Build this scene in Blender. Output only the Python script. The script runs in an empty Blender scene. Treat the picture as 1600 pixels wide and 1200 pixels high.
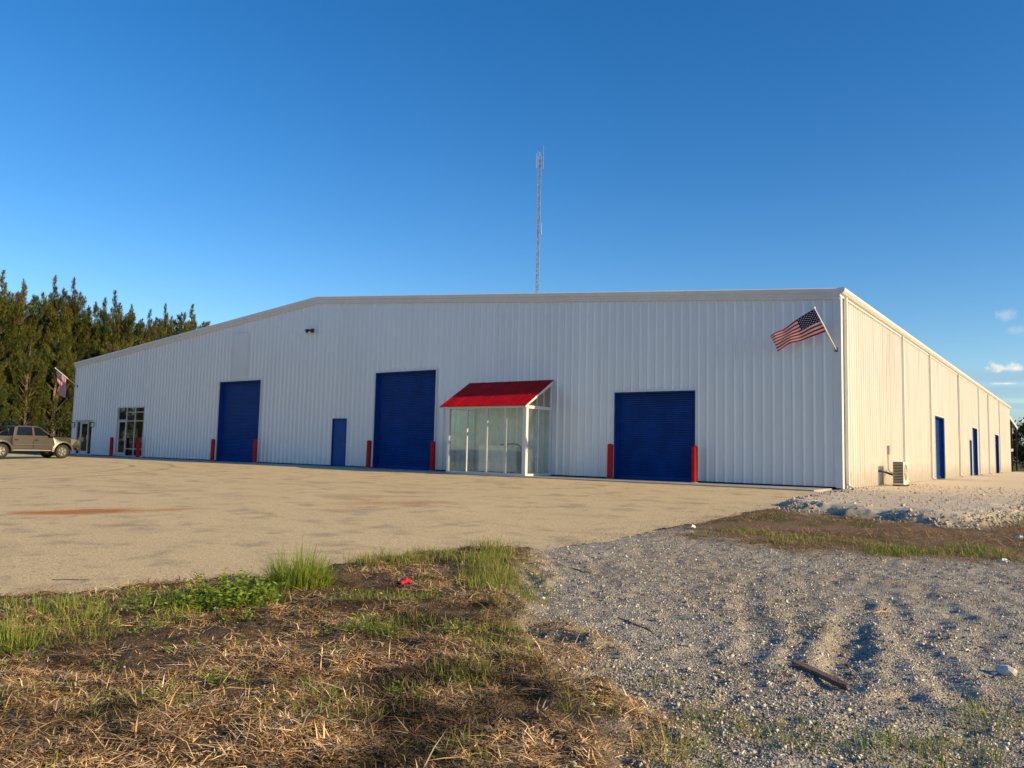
import bpy, bmesh, math, random
import numpy as np
from mathutils import Vector, Matrix

random.seed(7)
rng = np.random.default_rng(11)
sc = bpy.context.scene
COL = sc.collection

# ------------------------------------------------------------------ camera
CAM = Vector((5.8759, -24.4021, 0.8796))
R_ = Vector((0.807771, 0.58905465, 0.02281726))
U_ = Vector((0.03107728, -0.08120499, 0.9962128))
F_ = Vector((-0.58867666, 0.80400272, 0.08390125))
cd = bpy.data.cameras.new('camera')
cd.sensor_width = 36.0
cd.lens = 36.0 * 1232.884 / 1600.0
cd.clip_start = 0.05
cd.clip_end = 6000.0
cam = bpy.data.objects.new('camera', cd)
COL.objects.link(cam)
M = Matrix((R_, U_, -F_)).transposed().to_4x4()
M.translation = CAM
cam.matrix_world = M
sc.camera = cam

# ------------------------------------------------------------------ light
SUN_EL = math.radians(20.0)      # low evening sun
SUN_D = math.radians(6.0)        # a little behind the plane of the front wall
to_sun = Vector((math.cos(SUN_EL) * math.cos(SUN_D), math.cos(SUN_EL) * math.sin(SUN_D), math.sin(SUN_EL)))
ld = bpy.data.lights.new('sun', 'SUN')
ld.energy = 3.7
ld.angle = math.radians(0.53)
ld.color = (1.0, 0.73, 0.38)
sun = bpy.data.objects.new('sun', ld)
sun.rotation_euler = to_sun.to_track_quat('Z', 'Y').to_euler()
sun.location = (40, 0, 30)
COL.objects.link(sun)

W = bpy.data.worlds.new('World')
sc.world = W
W.use_nodes = True
wt = W.node_tree
for n in list(wt.nodes):
    wt.nodes.remove(n)


def nd(t, typ, **kw):
    n = t.nodes.new(typ)
    for k, v in kw.items():
        if k == 'inp':
            for i, x in v.items():
                n.inputs[i].default_value = x
        else:
            setattr(n, k, v)
    return n


def lk(t, a, b):
    t.links.new(a, b)


def mth(t, op, a, b=None, c=None, clamp=False):
    n = t.nodes.new('ShaderNodeMath')
    n.operation = op
    n.use_clamp = clamp
    for i, x in enumerate((a, b, c)):
        if x is None:
            continue
        if isinstance(x, (int, float)):
            n.inputs[i].default_value = x
        else:
            t.links.new(x, n.inputs[i])
    return n.outputs[0]


def sstep(t, x, lo, hi):
    n = t.nodes.new('ShaderNodeMapRange')
    n.interpolation_type = 'SMOOTHSTEP'
    n.inputs[1].default_value = lo
    n.inputs[2].default_value = hi
    t.links.new(x, n.inputs[0])
    return n.outputs[0]


def mixc(t, fac, a, b):
    n = t.nodes.new('ShaderNodeMix')
    n.data_type = 'RGBA'
    for i, x in ((0, fac), (6, a), (7, b)):
        if isinstance(x, (int, float)):
            n.inputs[i].default_value = x
        elif isinstance(x, tuple):
            n.inputs[i].default_value = x if len(x) == 4 else (*x, 1)
        else:
            t.links.new(x, n.inputs[i])
    return n.outputs[2]


sky = nd(wt, 'ShaderNodeTexSky', sky_type='NISHITA', sun_disc=False)
sky.sun_elevation = SUN_EL
sky.sun_rotation = math.pi / 2 - SUN_D
sky.altitude = 0
sky.air_density = 1.0
sky.dust_density = 0.3
sky.ozone_density = 3.0
hs = nd(wt, 'ShaderNodeHueSaturation', inp={0: 0.506, 1: 1.335, 2: 1.0})
lk(wt, sky.outputs[0], hs.inputs[4])
geo = nd(wt, 'ShaderNodeTexCoord')
sep = nd(wt, 'ShaderNodeSeparateXYZ')
lk(wt, geo.outputs['Generated'], sep.inputs[0])
dx, dy, dz = sep.outputs
ydir = sstep(wt, dy, 0.2, 0.6)
# small evening cumulus low in the sky beyond the warehouse, each a noisy ellipse of directions
nz = nd(wt, 'ShaderNodeTexNoise', inp={2: 70.0, 3: 8.0, 4: 0.68})
lk(wt, geo.outputs['Generated'], nz.inputs[0])
nzo = mth(wt, 'SUBTRACT', nz.outputs[0], 0.5)
tot = None
for (cx, cz, rx, rz, amp) in ((-0.0745, 0.1015, 0.015, 0.0060, 0.85), (-0.060, 0.0990, 0.009, 0.0042, 0.7), (-0.0700, 0.0838, 0.0125, 0.0016, 0.75),
                              (-0.068, 0.1570, 0.010, 0.0060, 0.22), (-0.056, 0.1400, 0.014, 0.0050, 0.15),
                              (-0.02, 0.115, 0.02, 0.008, 0.6), (0.05, 0.10, 0.03, 0.010, 0.8), (0.14, 0.13, 0.03, 0.010, 0.6), (0.27, 0.09, 0.05, 0.012, 0.8)):
    a = mth(wt, 'DIVIDE', mth(wt, 'SUBTRACT', dx, cx), rx)
    b = mth(wt, 'DIVIDE', mth(wt, 'SUBTRACT', dz, cz), rz)
    d2 = mth(wt, 'SQRT', mth(wt, 'ADD', mth(wt, 'MULTIPLY', a, a), mth(wt, 'MULTIPLY', b, b)))
    d2 = mth(wt, 'SUBTRACT', d2, mth(wt, 'MULTIPLY', nzo, 3.6))
    m = mth(wt, 'MULTIPLY', mth(wt, 'SUBTRACT', 1.0, sstep(wt, d2, 0.05, 1.25)), amp)
    tot = m if tot is None else mth(wt, 'MAXIMUM', tot, m)
tot = mth(wt, 'MULTIPLY', tot, ydir)
# thin grey-blue bank of cloud low over the horizon on that side
mp = nd(wt, 'ShaderNodeMapping', inp={3: (3.0, 3.0, 42.0)})
lk(wt, geo.outputs['Generated'], mp.inputs[0])
nb = nd(wt, 'ShaderNodeTexNoise', inp={2: 2.4, 3: 4.0})
lk(wt, mp.outputs[0], nb.inputs[0])
bank = mth(wt, 'MULTIPLY', sstep(wt, nb.outputs[0], 0.22, 0.62), mth(wt, 'SUBTRACT', 1.0, sstep(wt, dz, 0.085, 0.112)))
bank = mth(wt, 'MULTIPLY', mth(wt, 'MULTIPLY', bank, sstep(wt, dx, -0.22, -0.06)), ydir)
bank = mth(wt, 'MULTIPLY', bank, 0.5)
c1 = mixc(wt, bank, hs.outputs[0], (1.7, 2.7, 3.9))
c2 = mixc(wt, tot, c1, (7.0, 6.1, 5.0))
bg = nd(wt, 'ShaderNodeBackground', inp={1: 0.092})
lk(wt, c2, bg.inputs[0])
wo = nd(wt, 'ShaderNodeOutputWorld')
lk(wt, bg.outputs[0], wo.inputs[0])

vs = sc.view_settings
vs.view_transform = 'Standard'
vs.look = 'None'
vs.exposure = 0.9
vs.gamma = 1.0
vs.use_curve_mapping = False
sc.cycles.max_bounces = 8
sc.cycles.transparent_max_bounces = 12
sc.cycles.use_denoising = True

# ------------------------------------------------------------------ materials
MATS = {}


def mat(name, color, rough=0.5, metal=0.0, spec=0.5, var=0.0, vscale=3.0, bump=0.0, bscale=60.0, objvar=0.0, color2=None, coat=0.0):
    """Principled material: colour varied by noise, a noise bump and per-object tint."""
    m = bpy.data.materials.new(name)
    m.use_nodes = True
    t = m.node_tree
    b = t.nodes['Principled BSDF']
    b.inputs['Roughness'].default_value = rough
    b.inputs['Metallic'].default_value = metal
    b.inputs['Specular IOR Level'].default_value = spec
    if coat:
        b.inputs['Coat Weight'].default_value = coat
        b.inputs['Coat Roughness'].default_value = 0.06
    tc = nd(t, 'ShaderNodeTexCoord')
    src = None
    if var or color2:
        n = nd(t, 'ShaderNodeTexNoise', inp={2: vscale, 3: 6.0, 4: 0.6})
        lk(t, tc.outputs['Object'], n.inputs[0])
        f = sstep(t, n.outputs[0], 0.3, 0.7)
        c2 = color2 or tuple(c * (1 - var) for c in color)
        src = mixc(t, f, color, c2)
    if objvar:
        oi = nd(t, 'ShaderNodeObjectInfo')
        h = nd(t, 'ShaderNodeHueSaturation')
        lk(t, mth(t, 'ADD', mth(t, 'MULTIPLY', oi.outputs['Random'], objvar), 1 - objvar), h.inputs[2])
        if src is None:
            h.inputs[4].default_value = (*color, 1)
        else:
            lk(t, src, h.inputs[4])
        src = h.outputs[0]
    if src is None:
        b.inputs['Base Color'].default_value = (*color, 1)
    else:
        lk(t, src, b.inputs['Base Color'])
    if bump:
        n = nd(t, 'ShaderNodeTexNoise', inp={2: bscale, 3: 5.0})
        lk(t, tc.outputs['Object'], n.inputs[0])
        bp = nd(t, 'ShaderNodeBump', inp={0: bump, 1: 0.02})
        lk(t, n.outputs[0], bp.inputs['Height'])
        lk(t, bp.outputs[0], b.inputs['Normal'])
    MATS[name] = m
    return m


def wall_mat(name, color, dirt=0.35):
    """White painted sheet metal: runs of grime drawn out down the sheet and splash dirt near the ground."""
    m = bpy.data.materials.new(name)
    m.use_nodes = True
    t = m.node_tree
    b = t.nodes['Principled BSDF']
    b.inputs['Roughness'].default_value = 0.24
    b.inputs['Specular IOR Level'].default_value = 0.75
    g = nd(t, 'ShaderNodeNewGeometry')
    mpn = nd(t, 'ShaderNodeMapping', inp={3: (2.2, 2.2, 0.16)})
    lk(t, g.outputs['Position'], mpn.inputs[0])
    n = nd(t, 'ShaderNodeTexNoise', inp={2: 2.0, 3: 7.0, 4: 0.62})
    lk(t, mpn.outputs[0], n.inputs[0])
    n2 = nd(t, 'ShaderNodeTexNoise', inp={2: 1.7, 3: 6.0, 4: 0.65})
    lk(t, g.outputs['Position'], n2.inputs[0])
    sp = nd(t, 'ShaderNodeSeparateXYZ')
    lk(t, g.outputs['Position'], sp.inputs[0])
    low = mth(t, 'SUBTRACT', 1.0, sstep(t, mth(t, 'SUBTRACT', sp.outputs[2], mth(t, 'MULTIPLY', n2.outputs[0], 1.1)), -0.55, 0.35))
    oi = nd(t, 'ShaderNodeObjectInfo')
    h = nd(t, 'ShaderNodeHueSaturation', inp={4: (*color, 1)})
    lk(t, mth(t, 'ADD', mth(t, 'MULTIPLY', oi.outputs['Random'], 0.05), 0.95), h.inputs[2])
    c = mixc(t, mth(t, 'MULTIPLY', sstep(t, n.outputs[0], 0.42, 0.75), dirt), h.outputs[0], (color[0] * .70, color[1] * .66, color[2] * .56))
    c = mixc(t, mth(t, 'MULTIPLY', low, dirt), c, (.42, .36, .27))
    lk(t, c, b.inputs['Base Color'])
    # faint oil-canning of the sheet
    n3 = nd(t, 'ShaderNodeTexNoise', inp={2: 1.1, 3: 2.0})
    lk(t, g.outputs['Position'], n3.inputs[0])
    bp = nd(t, 'ShaderNodeBump', inp={0: 0.12, 1: 0.05})
    lk(t, n3.outputs[0], bp.inputs['Height'])
    lk(t, bp.outputs[0], b.inputs['Normal'])
    MATS[name] = m
    return m


wall_mat('white_sheet', (.73, .73, .725), 0.14)
wall_mat('white_sheet_side', (.72, .705, .65), 0.55)
mat('white_trim', (.68, .68, .66), 0.4, var=0.08, vscale=2.0)
mat('blue_door', (.002, .046, .23), 0.42, spec=0.25, var=0.32, vscale=2.2)
mat('blue_jamb', (.002, .042, .23), 0.5, spec=0.2, var=0.1)
mat('blue_entry', (.003, .075, .27), 0.45, spec=0.25, var=0.2, vscale=2.0)
mat('red_paint', (.50, .006, .014), 0.5, spec=0.2, var=0.25, vscale=5.0, bump=0.1, bscale=25)
mat('red_roof', (.56, .003, .012), 0.6, spec=0.08, var=0.35, vscale=1.6, bump=0.15, bscale=12)
mat('aluminium', (.62, .64, .66), 0.38, metal=0.35, var=0.1)
mat('dark_glass', (.006, .007, .008), 0.03, spec=0.5)
mat('black_metal', (.015, .015, .016), 0.45)
mat('rubber_black', (.018, .018, .019), 0.7, var=0.3, vscale=8)
mat('galvanised', (.19, .20, .21), 0.5, metal=0.4, var=0.2, vscale=4)
mat('white_enamel', (.86, .86, .84), 0.4, var=0.1, vscale=3)
mat('beige_enamel', (.66, .62, .52), 0.5, var=0.15, vscale=6)
mat('grey_plastic', (.30, .31, .32), 0.5, var=0.1)
mat('coil_dark', (.03, .035, .035), 0.6)
mat('roof_sheet', (.62, .63, .63), 0.4, metal=0.2, var=0.1)
mat('concrete', (.40, .385, .35), 0.85, color2=(.30, .285, .25), vscale=1.6, bump=0.25, bscale=45)
mat('old_timber', (.17, .12, .085), 0.85, color2=(.09, .06, .045), vscale=9, bump=0.5, bscale=30)
mat('pale_stick', (.42, .31, .18), 0.8, color2=(.28, .2, .11), vscale=20)
mat('rust_brown', (.09, .05, .035), 0.8, var=0.4)
mat('car_paint', (.052, .048, .043), 0.34, metal=0.6, var=0.05, coat=0.4)
mat('car_flare', (.11, .104, .094), 0.4, metal=0.4)
mat('car_black', (.014, .014, .015), 0.42)
mat('chrome', (.42, .41, .39), 0.3, metal=0.9)
mat('lamp_glass', (.75, .75, .72), 0.15)
mat('bark', (.20, .16, .12), 0.9, color2=(.10, .08, .06), vscale=5, bump=0.6, bscale=14)
mat('flag_cloth_pole', (.85, .84, .80), 0.4)
mat('white_stone', (.62, .60, .55), 0.85, var=0.2, vscale=20, bump=0.4, bscale=40)


def glass_mat(name, tint):
    m = bpy.data.materials.new(name)
    m.use_nodes = True
    t = m.node_tree
    t.nodes.clear()
    fr = nd(t, 'ShaderNodeFresnel', inp={0: 1.5})
    n = nd(t, 'ShaderNodeTexNoise', inp={2: 2.5, 3: 6.0})
    tc = nd(t, 'ShaderNodeTexCoord')
    lk(t, tc.outputs['Object'], n.inputs[0])
    tr = nd(t, 'ShaderNodeBsdfTransparent', inp={0: (*tint, 1)})
    gl = nd(t, 'ShaderNodeBsdfGlossy', inp={0: (.9, .95, .93, 1), 1: 0.02})
    df = nd(t, 'ShaderNodeBsdfDiffuse', inp={0: (.45, .47, .44, 1)})
    mx = nd(t, 'ShaderNodeMixShader')
    lk(t, mth(t, 'ADD', mth(t, 'MULTIPLY', fr.outputs[0], 0.45), 0.01), mx.inputs[0])
    lk(t, tr.outputs[0], mx.inputs[1])
    lk(t, gl.outputs[0], mx.inputs[2])
    m2 = nd(t, 'ShaderNodeMixShader')
    lk(t, mth(t, 'MULTIPLY', sstep(t, n.outputs[0], 0.35, 0.75), 0.10), m2.inputs[0])   # dusty film
    lk(t, mx.outputs[0], m2.inputs[1])
    lk(t, df.outputs[0], m2.inputs[2])
    o = nd(t, 'ShaderNodeOutputMaterial')
    lk(t, m2.outputs[0], o.inputs[0])
    MATS[name] = m


glass_mat('dusty_glass', (.92, .95, .935))


def vcol_mat(name, rough=0.7, transl=0.0, gain=(1, 1, 1), spec=0.2):
    """Colour from the 'Col' attribute (one colour for each blade, leaf or stone)."""
    m = bpy.data.materials.new(name)
    m.use_nodes = True
    t = m.node_tree
    b = t.nodes['Principled BSDF']
    b.inputs['Roughness'].default_value = rough
    b.inputs['Specular IOR Level'].default_value = spec
    a = nd(t, 'ShaderNodeAttribute', attribute_name='Col')
    lk(t, a.outputs[0], b.inputs['Base Color'])
    if transl:
        tl = nd(t, 'ShaderNodeBsdfTranslucent')
        lk(t, a.outputs[0], tl.inputs[0])
        mx = nd(t, 'ShaderNodeMixShader', inp={0: transl})
        lk(t, b.outputs[0], mx.inputs[1])
        lk(t, tl.outputs[0], mx.inputs[2])
        lk(t, mx.outputs[0], t.nodes['Material Output'].inputs[0])
    MATS[name] = m


vcol_mat('foliage', 0.6, 0.3)
vcol_mat('grass_blade', 0.5, 0.35, spec=0.3)
vcol_mat('straw', 0.75, 0.12)
vcol_mat('stones', 0.85)
vcol_mat('fabric', 0.8, 0.25)


# ------------------------------------------------------------------ mesh helpers
class MB:
    def __init__(self):
        self.v = []
        self.f = []

    def quad(self, *p):
        i = len(self.v)
        self.v += [tuple(q) for q in p]
        self.f.append(tuple(range(i, i + len(p))))

    def box(self, x0, x1, y0, y1, z0, z1):
        i = len(self.v)
        self.v += [(x0, y0, z0), (x1, y0, z0), (x1, y1, z0), (x0, y1, z0), (x0, y0, z1), (x1, y0, z1), (x1, y1, z1), (x0, y1, z1)]
        self.f += [tuple(i + k for k in q) for q in ((0, 3, 2, 1), (4, 5, 6, 7), (0, 1, 5, 4), (1, 2, 6, 5), (2, 3, 7, 6), (3, 0, 4, 7))]
        return self

    def tube(self, pts, rad, n=8, cap=True):
        """tube through pts, rad a number or one radius for each point"""
        pts = [Vector(p) for p in pts]
        if isinstance(rad, (int, float)):
            rad = [rad] * len(pts)
        base = len(self.v)
        ref = None
        for k, p in enumerate(pts):
            d = (pts[min(k + 1, len(pts) - 1)] - pts[max(k - 1, 0)]).normalized()
            if ref is None:
                ref = Vector((1, 0, 0)) if abs(d.x) < 0.9 else Vector((0, 1, 0))
            a = (ref - d * ref.dot(d)).normalized()
            ref = a
            b = d.cross(a)
            for j in range(n):
                th = 2 * math.pi * j / n
                self.v.append(tuple(p + (a * math.cos(th) + b * math.sin(th)) * rad[k]))
        for k in range(len(pts) - 1):
            for j in range(n):
                q = base + k * n
                self.f.append((q + j, q + (j + 1) % n, q + n + (j + 1) % n, q + n + j))
        if cap:
            self.f.append(tuple(base + j for j in reversed(range(n))))
            self.f.append(tuple(base + (len(pts) - 1) * n + j for j in range(n)))
        return self

    def lathe(self, prof, axis='Z', c=(0, 0, 0), n=24):
        base = len(self.v)
        for (r, h) in prof:
            for j in range(n):
                th = 2 * math.pi * j / n
                a, b = r * math.cos(th), r * math.sin(th)
                p = (a, b, h) if axis == 'Z' else (a, h, b)
                self.v.append((p[0] + c[0], p[1] + c[1], p[2] + c[2]))
        for k in range(len(prof) - 1):
            for j in range(n):
                q = base + k * n
                fc = (q + j, q + (j + 1) % n, q + n + (j + 1) % n, q + n + j)
                self.f.append(fc if axis == 'Z' else fc[::-1])
        return self

    def build(self, name, material, parent=None, smooth=False, bevel=0.0):
        me = bpy.data.meshes.new(name)
        me.from_pydata(self.v, [], self.f)
        if bevel:
            bm = bmesh.new()
            bm.from_mesh(me)
            bmesh.ops.remove_doubles(bm, verts=bm.verts, dist=1e-5)
            bmesh.ops.bevel(bm, geom=[e for e in bm.edges if e.is_manifold and e.calc_face_angle(0) > 0.5], offset=bevel, segments=2, affect='EDGES', profile=0.6)
            bm.to_mesh(me)
            bm.free()
        me.materials.append(MATS[material])
        me.update()
        o = bpy.data.objects.new(name, me)
        COL.objects.link(o)
        if parent:
            o.parent = parent
        if smooth:
            me.polygons.foreach_set('use_smooth', [True] * len(me.polygons))
        return o


def mesh_np(name, verts, faces, material, parent=None, cols=None, smooth=False):
    """numpy mesh: faces is (n,3) or (n,4); cols is one rgb for each vertex"""
    me = bpy.data.meshes.new(name)
    verts = np.asarray(verts, np.float32)
    faces = np.asarray(faces, np.int32)
    k = faces.shape[1]
    me.vertices.add(len(verts))
    me.vertices.foreach_set('co', verts.ravel())
    me.loops.add(faces.size)
    me.loops.foreach_set('vertex_index', faces.ravel())
    me.polygons.add(len(faces))
    me.polygons.foreach_set('loop_start', np.arange(0, faces.size, k, dtype=np.int32))
    try:
        me.polygons.foreach_set('loop_total', np.full(len(faces), k, np.int32))
    except Exception:
        pass
    me.update(calc_edges=True)
    if cols is not None:
        a = me.color_attributes.new('Col', 'FLOAT_COLOR', 'POINT')
        c4 = np.ones((len(verts), 4), np.float32)
        c4[:, :3] = cols
        a.data.foreach_set('color', c4.ravel())
    if smooth:
        me.polygons.foreach_set('use_smooth', np.ones(len(faces), bool))
    me.materials.append(MATS[material])
    o = bpy.data.objects.new(name, me)
    COL.objects.link(o)
    if parent:
        o.parent = parent
    return o


def tag(o, label=None, cat=None, group=None, kind=None):
    if label:
        o['label'] = label
    if cat:
        o['category'] = cat
    if group:
        o['group'] = group
    if kind:
        o['kind'] = kind
    return o


def empty(name, loc, label, cat, group=None, rz=0.0):
    o = bpy.data.objects.new(name, None)
    o.empty_display_size = 0.2
    o.location = loc
    o.rotation_euler = (0, 0, rz)
    COL.objects.link(o)
    return tag(o, label, cat, group)


def copy_tree(o, parent=None):
    c = o.copy()
    COL.objects.link(c)
    c.parent = parent
    for ch in list(o.children):
        copy_tree(ch, c)
    return c


# ------------------------------------------------------------------ noise (for terrain and scatter)
def _h(ix, iy, s):
    n = (ix * 374761393 + iy * 668265263 + s * 974634777) & 0x7fffffff
    n = ((n ^ (n >> 13)) * 1274126177) & 0x7fffffff
    return ((n ^ (n >> 16)) & 0xffff) / 65535.0


def vnoise(x, y, s=0):
    x = np.asarray(x, float)
    y = np.asarray(y, float)
    ix = np.floor(x).astype(np.int64)
    iy = np.floor(y).astype(np.int64)
    fx = x - ix
    fy = y - iy
    fx = fx * fx * (3 - 2 * fx)
    fy = fy * fy * (3 - 2 * fy)
    a = _h(ix, iy, s)
    b = _h(ix + 1, iy, s)
    c = _h(ix, iy + 1, s)
    d = _h(ix + 1, iy + 1, s)
    return (a + (b - a) * fx) * (1 - fy) + (c + (d - c) * fx) * fy - 0.5


def fbm(x, y, o=4, s=0, g=0.5):
    t = 0
    a = 1.0
    for k in range(o):
        t = t + a * vnoise(x * 2 ** k + 17.3 * k, y * 2 ** k - 9.1 * k, s + k)
        a *= g
    return t


def sm(x, lo, hi):
    t = np.clip((x - lo) / (hi - lo), 0, 1)
    return t * t * (3 - 2 * t)


def seg_dist(x, y, pts):
    d = np.full(np.shape(x), 1e9)
    for (x0, y0), (x1, y1) in zip(pts[:-1], pts[1:]):
        vx, vy = x1 - x0, y1 - y0
        t = np.clip(((x - x0) * vx + (y - y0) * vy) / (vx * vx + vy * vy), 0, 1)
        d = np.minimum(d, np.hypot(x - x0 - t * vx, y - y0 - t * vy))
    return d


def poly_sd(x, y, pts):
    """signed distance, positive inside"""
    d = seg_dist(x, y, pts + [pts[0]])
    ins = np.zeros(np.shape(x), bool)
    n = len(pts)
    for i in range(n):
        x0, y0 = pts[i]
        x1, y1 = pts[(i + 1) % n]
        c = ((y0 > y) != (y1 > y)) & (x < (x1 - x0) * (y - y0) / ((y1 - y0) if y1 != y0 else 1e-9) + x0)
        ins ^= c
    return np.where(ins, d, -d)


# ------------------------------------------------------------------ terrain
def lot_z(x, y):
    return -0.03 - 0.027 * np.clip(-np.asarray(y, float) - 1.0, 0, 26)


LOT = [(-75, 0.0), (-0.05, 0.0), (0.1, -1.3), (0.38, -4.0), (0.48, -7.0), (0.38, -9.5), (0.28, -11.9), (0.18, -14.0), (-0.1, -16.1), (-0.66, -16.8), (-1.05, -19.2), (-1.9, -21.3), (-4.2, -27.0), (-9.5, -40.0), (-16, -60), (-75, -60)]
PAD = [(-0.2, 63), (-0.2, -0.6), (0.12, -4.2), (0.3, -6.95), (1.04, -8.1), (1.84, -8.4), (2.58, -8.65), (3.08, -9.0), (3.6, -9.1), (4.07, -9.05), (4.45, -9.1), (4.75, -8.2), (4.7, -6.0), (4.75, -2.0), (5.6, 6.0), (7.0, 20), (8, 40), (9, 63)]
BAND_LOW = [(-0.4, -11.9), (0.32, -12.3), (1.04, -12.95), (1.63, -13.2), (2.1, -13.45), (2.67, -13.6), (3.26, -13.4), (3.97, -13.15), (4.55, -13.2), (5.19, -12.8), (7, -12.4), (20, -10)]
BAND = BAND_LOW + [(20, 6), (4.9, -8.3), (4.4, -8.9), (3.6, -8.9), (2.5, -8.5), (1.0, -8.0), (0.3, -7.0), (-0.4, -7.5)]
DEAD = [(-12, -44), (-9, -38), (-4.2, -26.8), (-1.95, -21.2), (-1.1, -19.1), (-0.7, -16.8), (0.05, -16.25), (0.85, -17.33), (2.01, -18.72), (2.58, -19.4), (3.34, -19.85), (3.92, -20.4), (4.4, -21.3), (5.5, -22.5), (9, -24), (12, -44)]
RUTS = [([(4.61, -19.3), (4.4, -17.93), (4.13, -16.76), (3.6, -15.15), (2.93, -13.69)], 0.17, 0.085),
        ([(3.95, -19.0), (3.85, -18.33), (3.45, -17.55), (3.05, -16.48), (2.75, -15.27)], 0.14, 0.055),
        ([(5.23, -19.1), (4.95, -18.3), (4.66, -17.6), (4.42, -16.6), (4.0, -15.2)], 0.13, 0.05),
        ([(5.5, -18.0), (5.15, -17.1), (4.8, -16.4), (4.45, -15.55), (4.0, -14.6)], 0.13, 0.045),
        ([(2.2, -18.3), (1.9, -17.4), (1.5, -16.6), (0.9, -15.8)], 0.13, 0.035)]


def masks(x, y):
    w = fbm(x * 1.3, y * 1.3, 4, 3) * 0.7
    wf = fbm(x * 4.5, y * 4.5, 3, 8) * 0.35
    lot = poly_sd(x, y, LOT)
    pad = poly_sd(x, y, PAD)
    dead = sm(poly_sd(x, y, DEAD) + w * 0.9 + wf * 0.8, -0.30, 0.30)
    band = sm(poly_sd(x, y, BAND) + w * 1.1 + wf, -0.4, 0.45)
    return lot, pad, dead, band


def gh(x, y):
    """ground height, and the masks"""
    x = np.asarray(x, float)
    y = np.asarray(y, float)
    lot, pad, dead, band = masks(x, y)
    base = lot_z(x, y)
    near = np.exp(-((x - 3) ** 2 + (y + 19) ** 2) / 18.0 ** 2)
    out = sm(-lot, -0.05, 0.55)                       # 0 on the lot, 1 well off it
    lump = fbm(x * 0.9, y * 0.9, 4, 1) * 0.034 + fbm(x * 3.6, y * 3.6, 3, 5) * 0.022
    clod = fbm(x * 9.0, y * 9.0, 3, 15) * 0.028
    z = base - 0.05 + sm(-lot, -0.35, 0.12) * 0.047 + out * .004
    z = z + out * near * (lump * 0.75 + 0.03)
    ed = lot + fbm(x * 2.5, y * 2.5, 3, 21) * 0.35
    z = z + near * dead * (0.105 * sm(-ed, 0.0, 0.34) + (clod * 1.5 + np.abs(fbm(x * 3.0, y * 3.0, 3, 17)) * .06) * sm(-lot, 0, .2))
    grav = (1 - dead) * (1 - band) * out
    gp = np.abs(fbm(x * 2.4, y * 2.4, 3, 31))
    z = z + grav * near * (gp * 0.016 - 0.005 + clod * 0.75 + np.minimum(fbm(x * 6.0, y * 6.0, 3, 33), 0.05) * 0.034)
    for pts, wd, dp in RUTS:
        d = seg_dist(x + fbm(x * 1.5, y * 1.5, 2, 40) * 0.06, y, pts)
        z = z + out * grav * 0.32 * np.clip(.75 + 2.2 * fbm(x * .8, y * .8, 2, 45), .1, 1.2) * (-dp * np.exp(-(d / (.7 * wd)) ** 4) + dp * 0.6 * np.exp(-((d - 1.25 * wd) / (0.4 * wd)) ** 2)) * (0.75 + vnoise(x * 3, y * 3, 44))
    padtop = -0.035 + fbm(x * 0.8, y * 0.8, 4, 51) * 0.03 + fbm(x * 4, y * 4, 3, 52) * 0.014
    pe = pad + fbm(x * 1.8, y * 1.8, 4, 55) * 0.45
    pw = sm(pe, -0.12, 0.5)
    z = z * (1 - pw) + np.maximum(z, padtop) * pw
    z = z + pw * (1 - sm(pe, 0.3, 1.1)) * np.clip(fbm(x * 2.2, y * 2.2, 4, 57), -0.3, 1) * 0.09 * sm(-y, 1.0, 5.0)
    z = np.where((lot > 0.35) & (pad < -0.5), base - 0.05, z)
    return z, lot, pw, dead, band, pe


def axis(dense0, dense1, step, ext, growth=1.18):
    a = list(np.arange(dense0, dense1 + 1e-6, step))
    s = step
    v = dense1
    while v < ext[1]:
        s *= growth
        v += s
        a.append(v)
    s = step
    v = dense0
    b = []
    while v > ext[0]:
        s *= growth
        v -= s
        b.append(v)
    return np.array(b[::-1] + a)


gx = axis(-2.8, 7.2, 0.033, (-2500, 2500))
gy = np.concatenate([axis(-24.0, -15.0, 0.033, (-2500, -15.0)), ])
gy = gy[gy <= -15.0 + 1e-6]
gy = np.concatenate([gy, np.arange(-14.95, -6.0, 0.05), np.arange(-6.0, 2.0, 0.12), axis(2.0, 2.4, 0.25, (2.0, 2500), 1.12)[1:]])
gy = np.unique(np.round(gy, 4))
GX, GY = np.meshgrid(gx, gy)
Z, lotD, padW, deadW, bandW, padE = gh(GX.ravel(), GY.ravel())
nx, ny = len(gx), len(gy)
idx = np.arange(nx * ny).reshape(ny, nx)
faces = np.stack([idx[:-1, :-1], idx[:-1, 1:], idx[1:, 1:], idx[1:, :-1]], -1).reshape(-1, 4)


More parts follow.
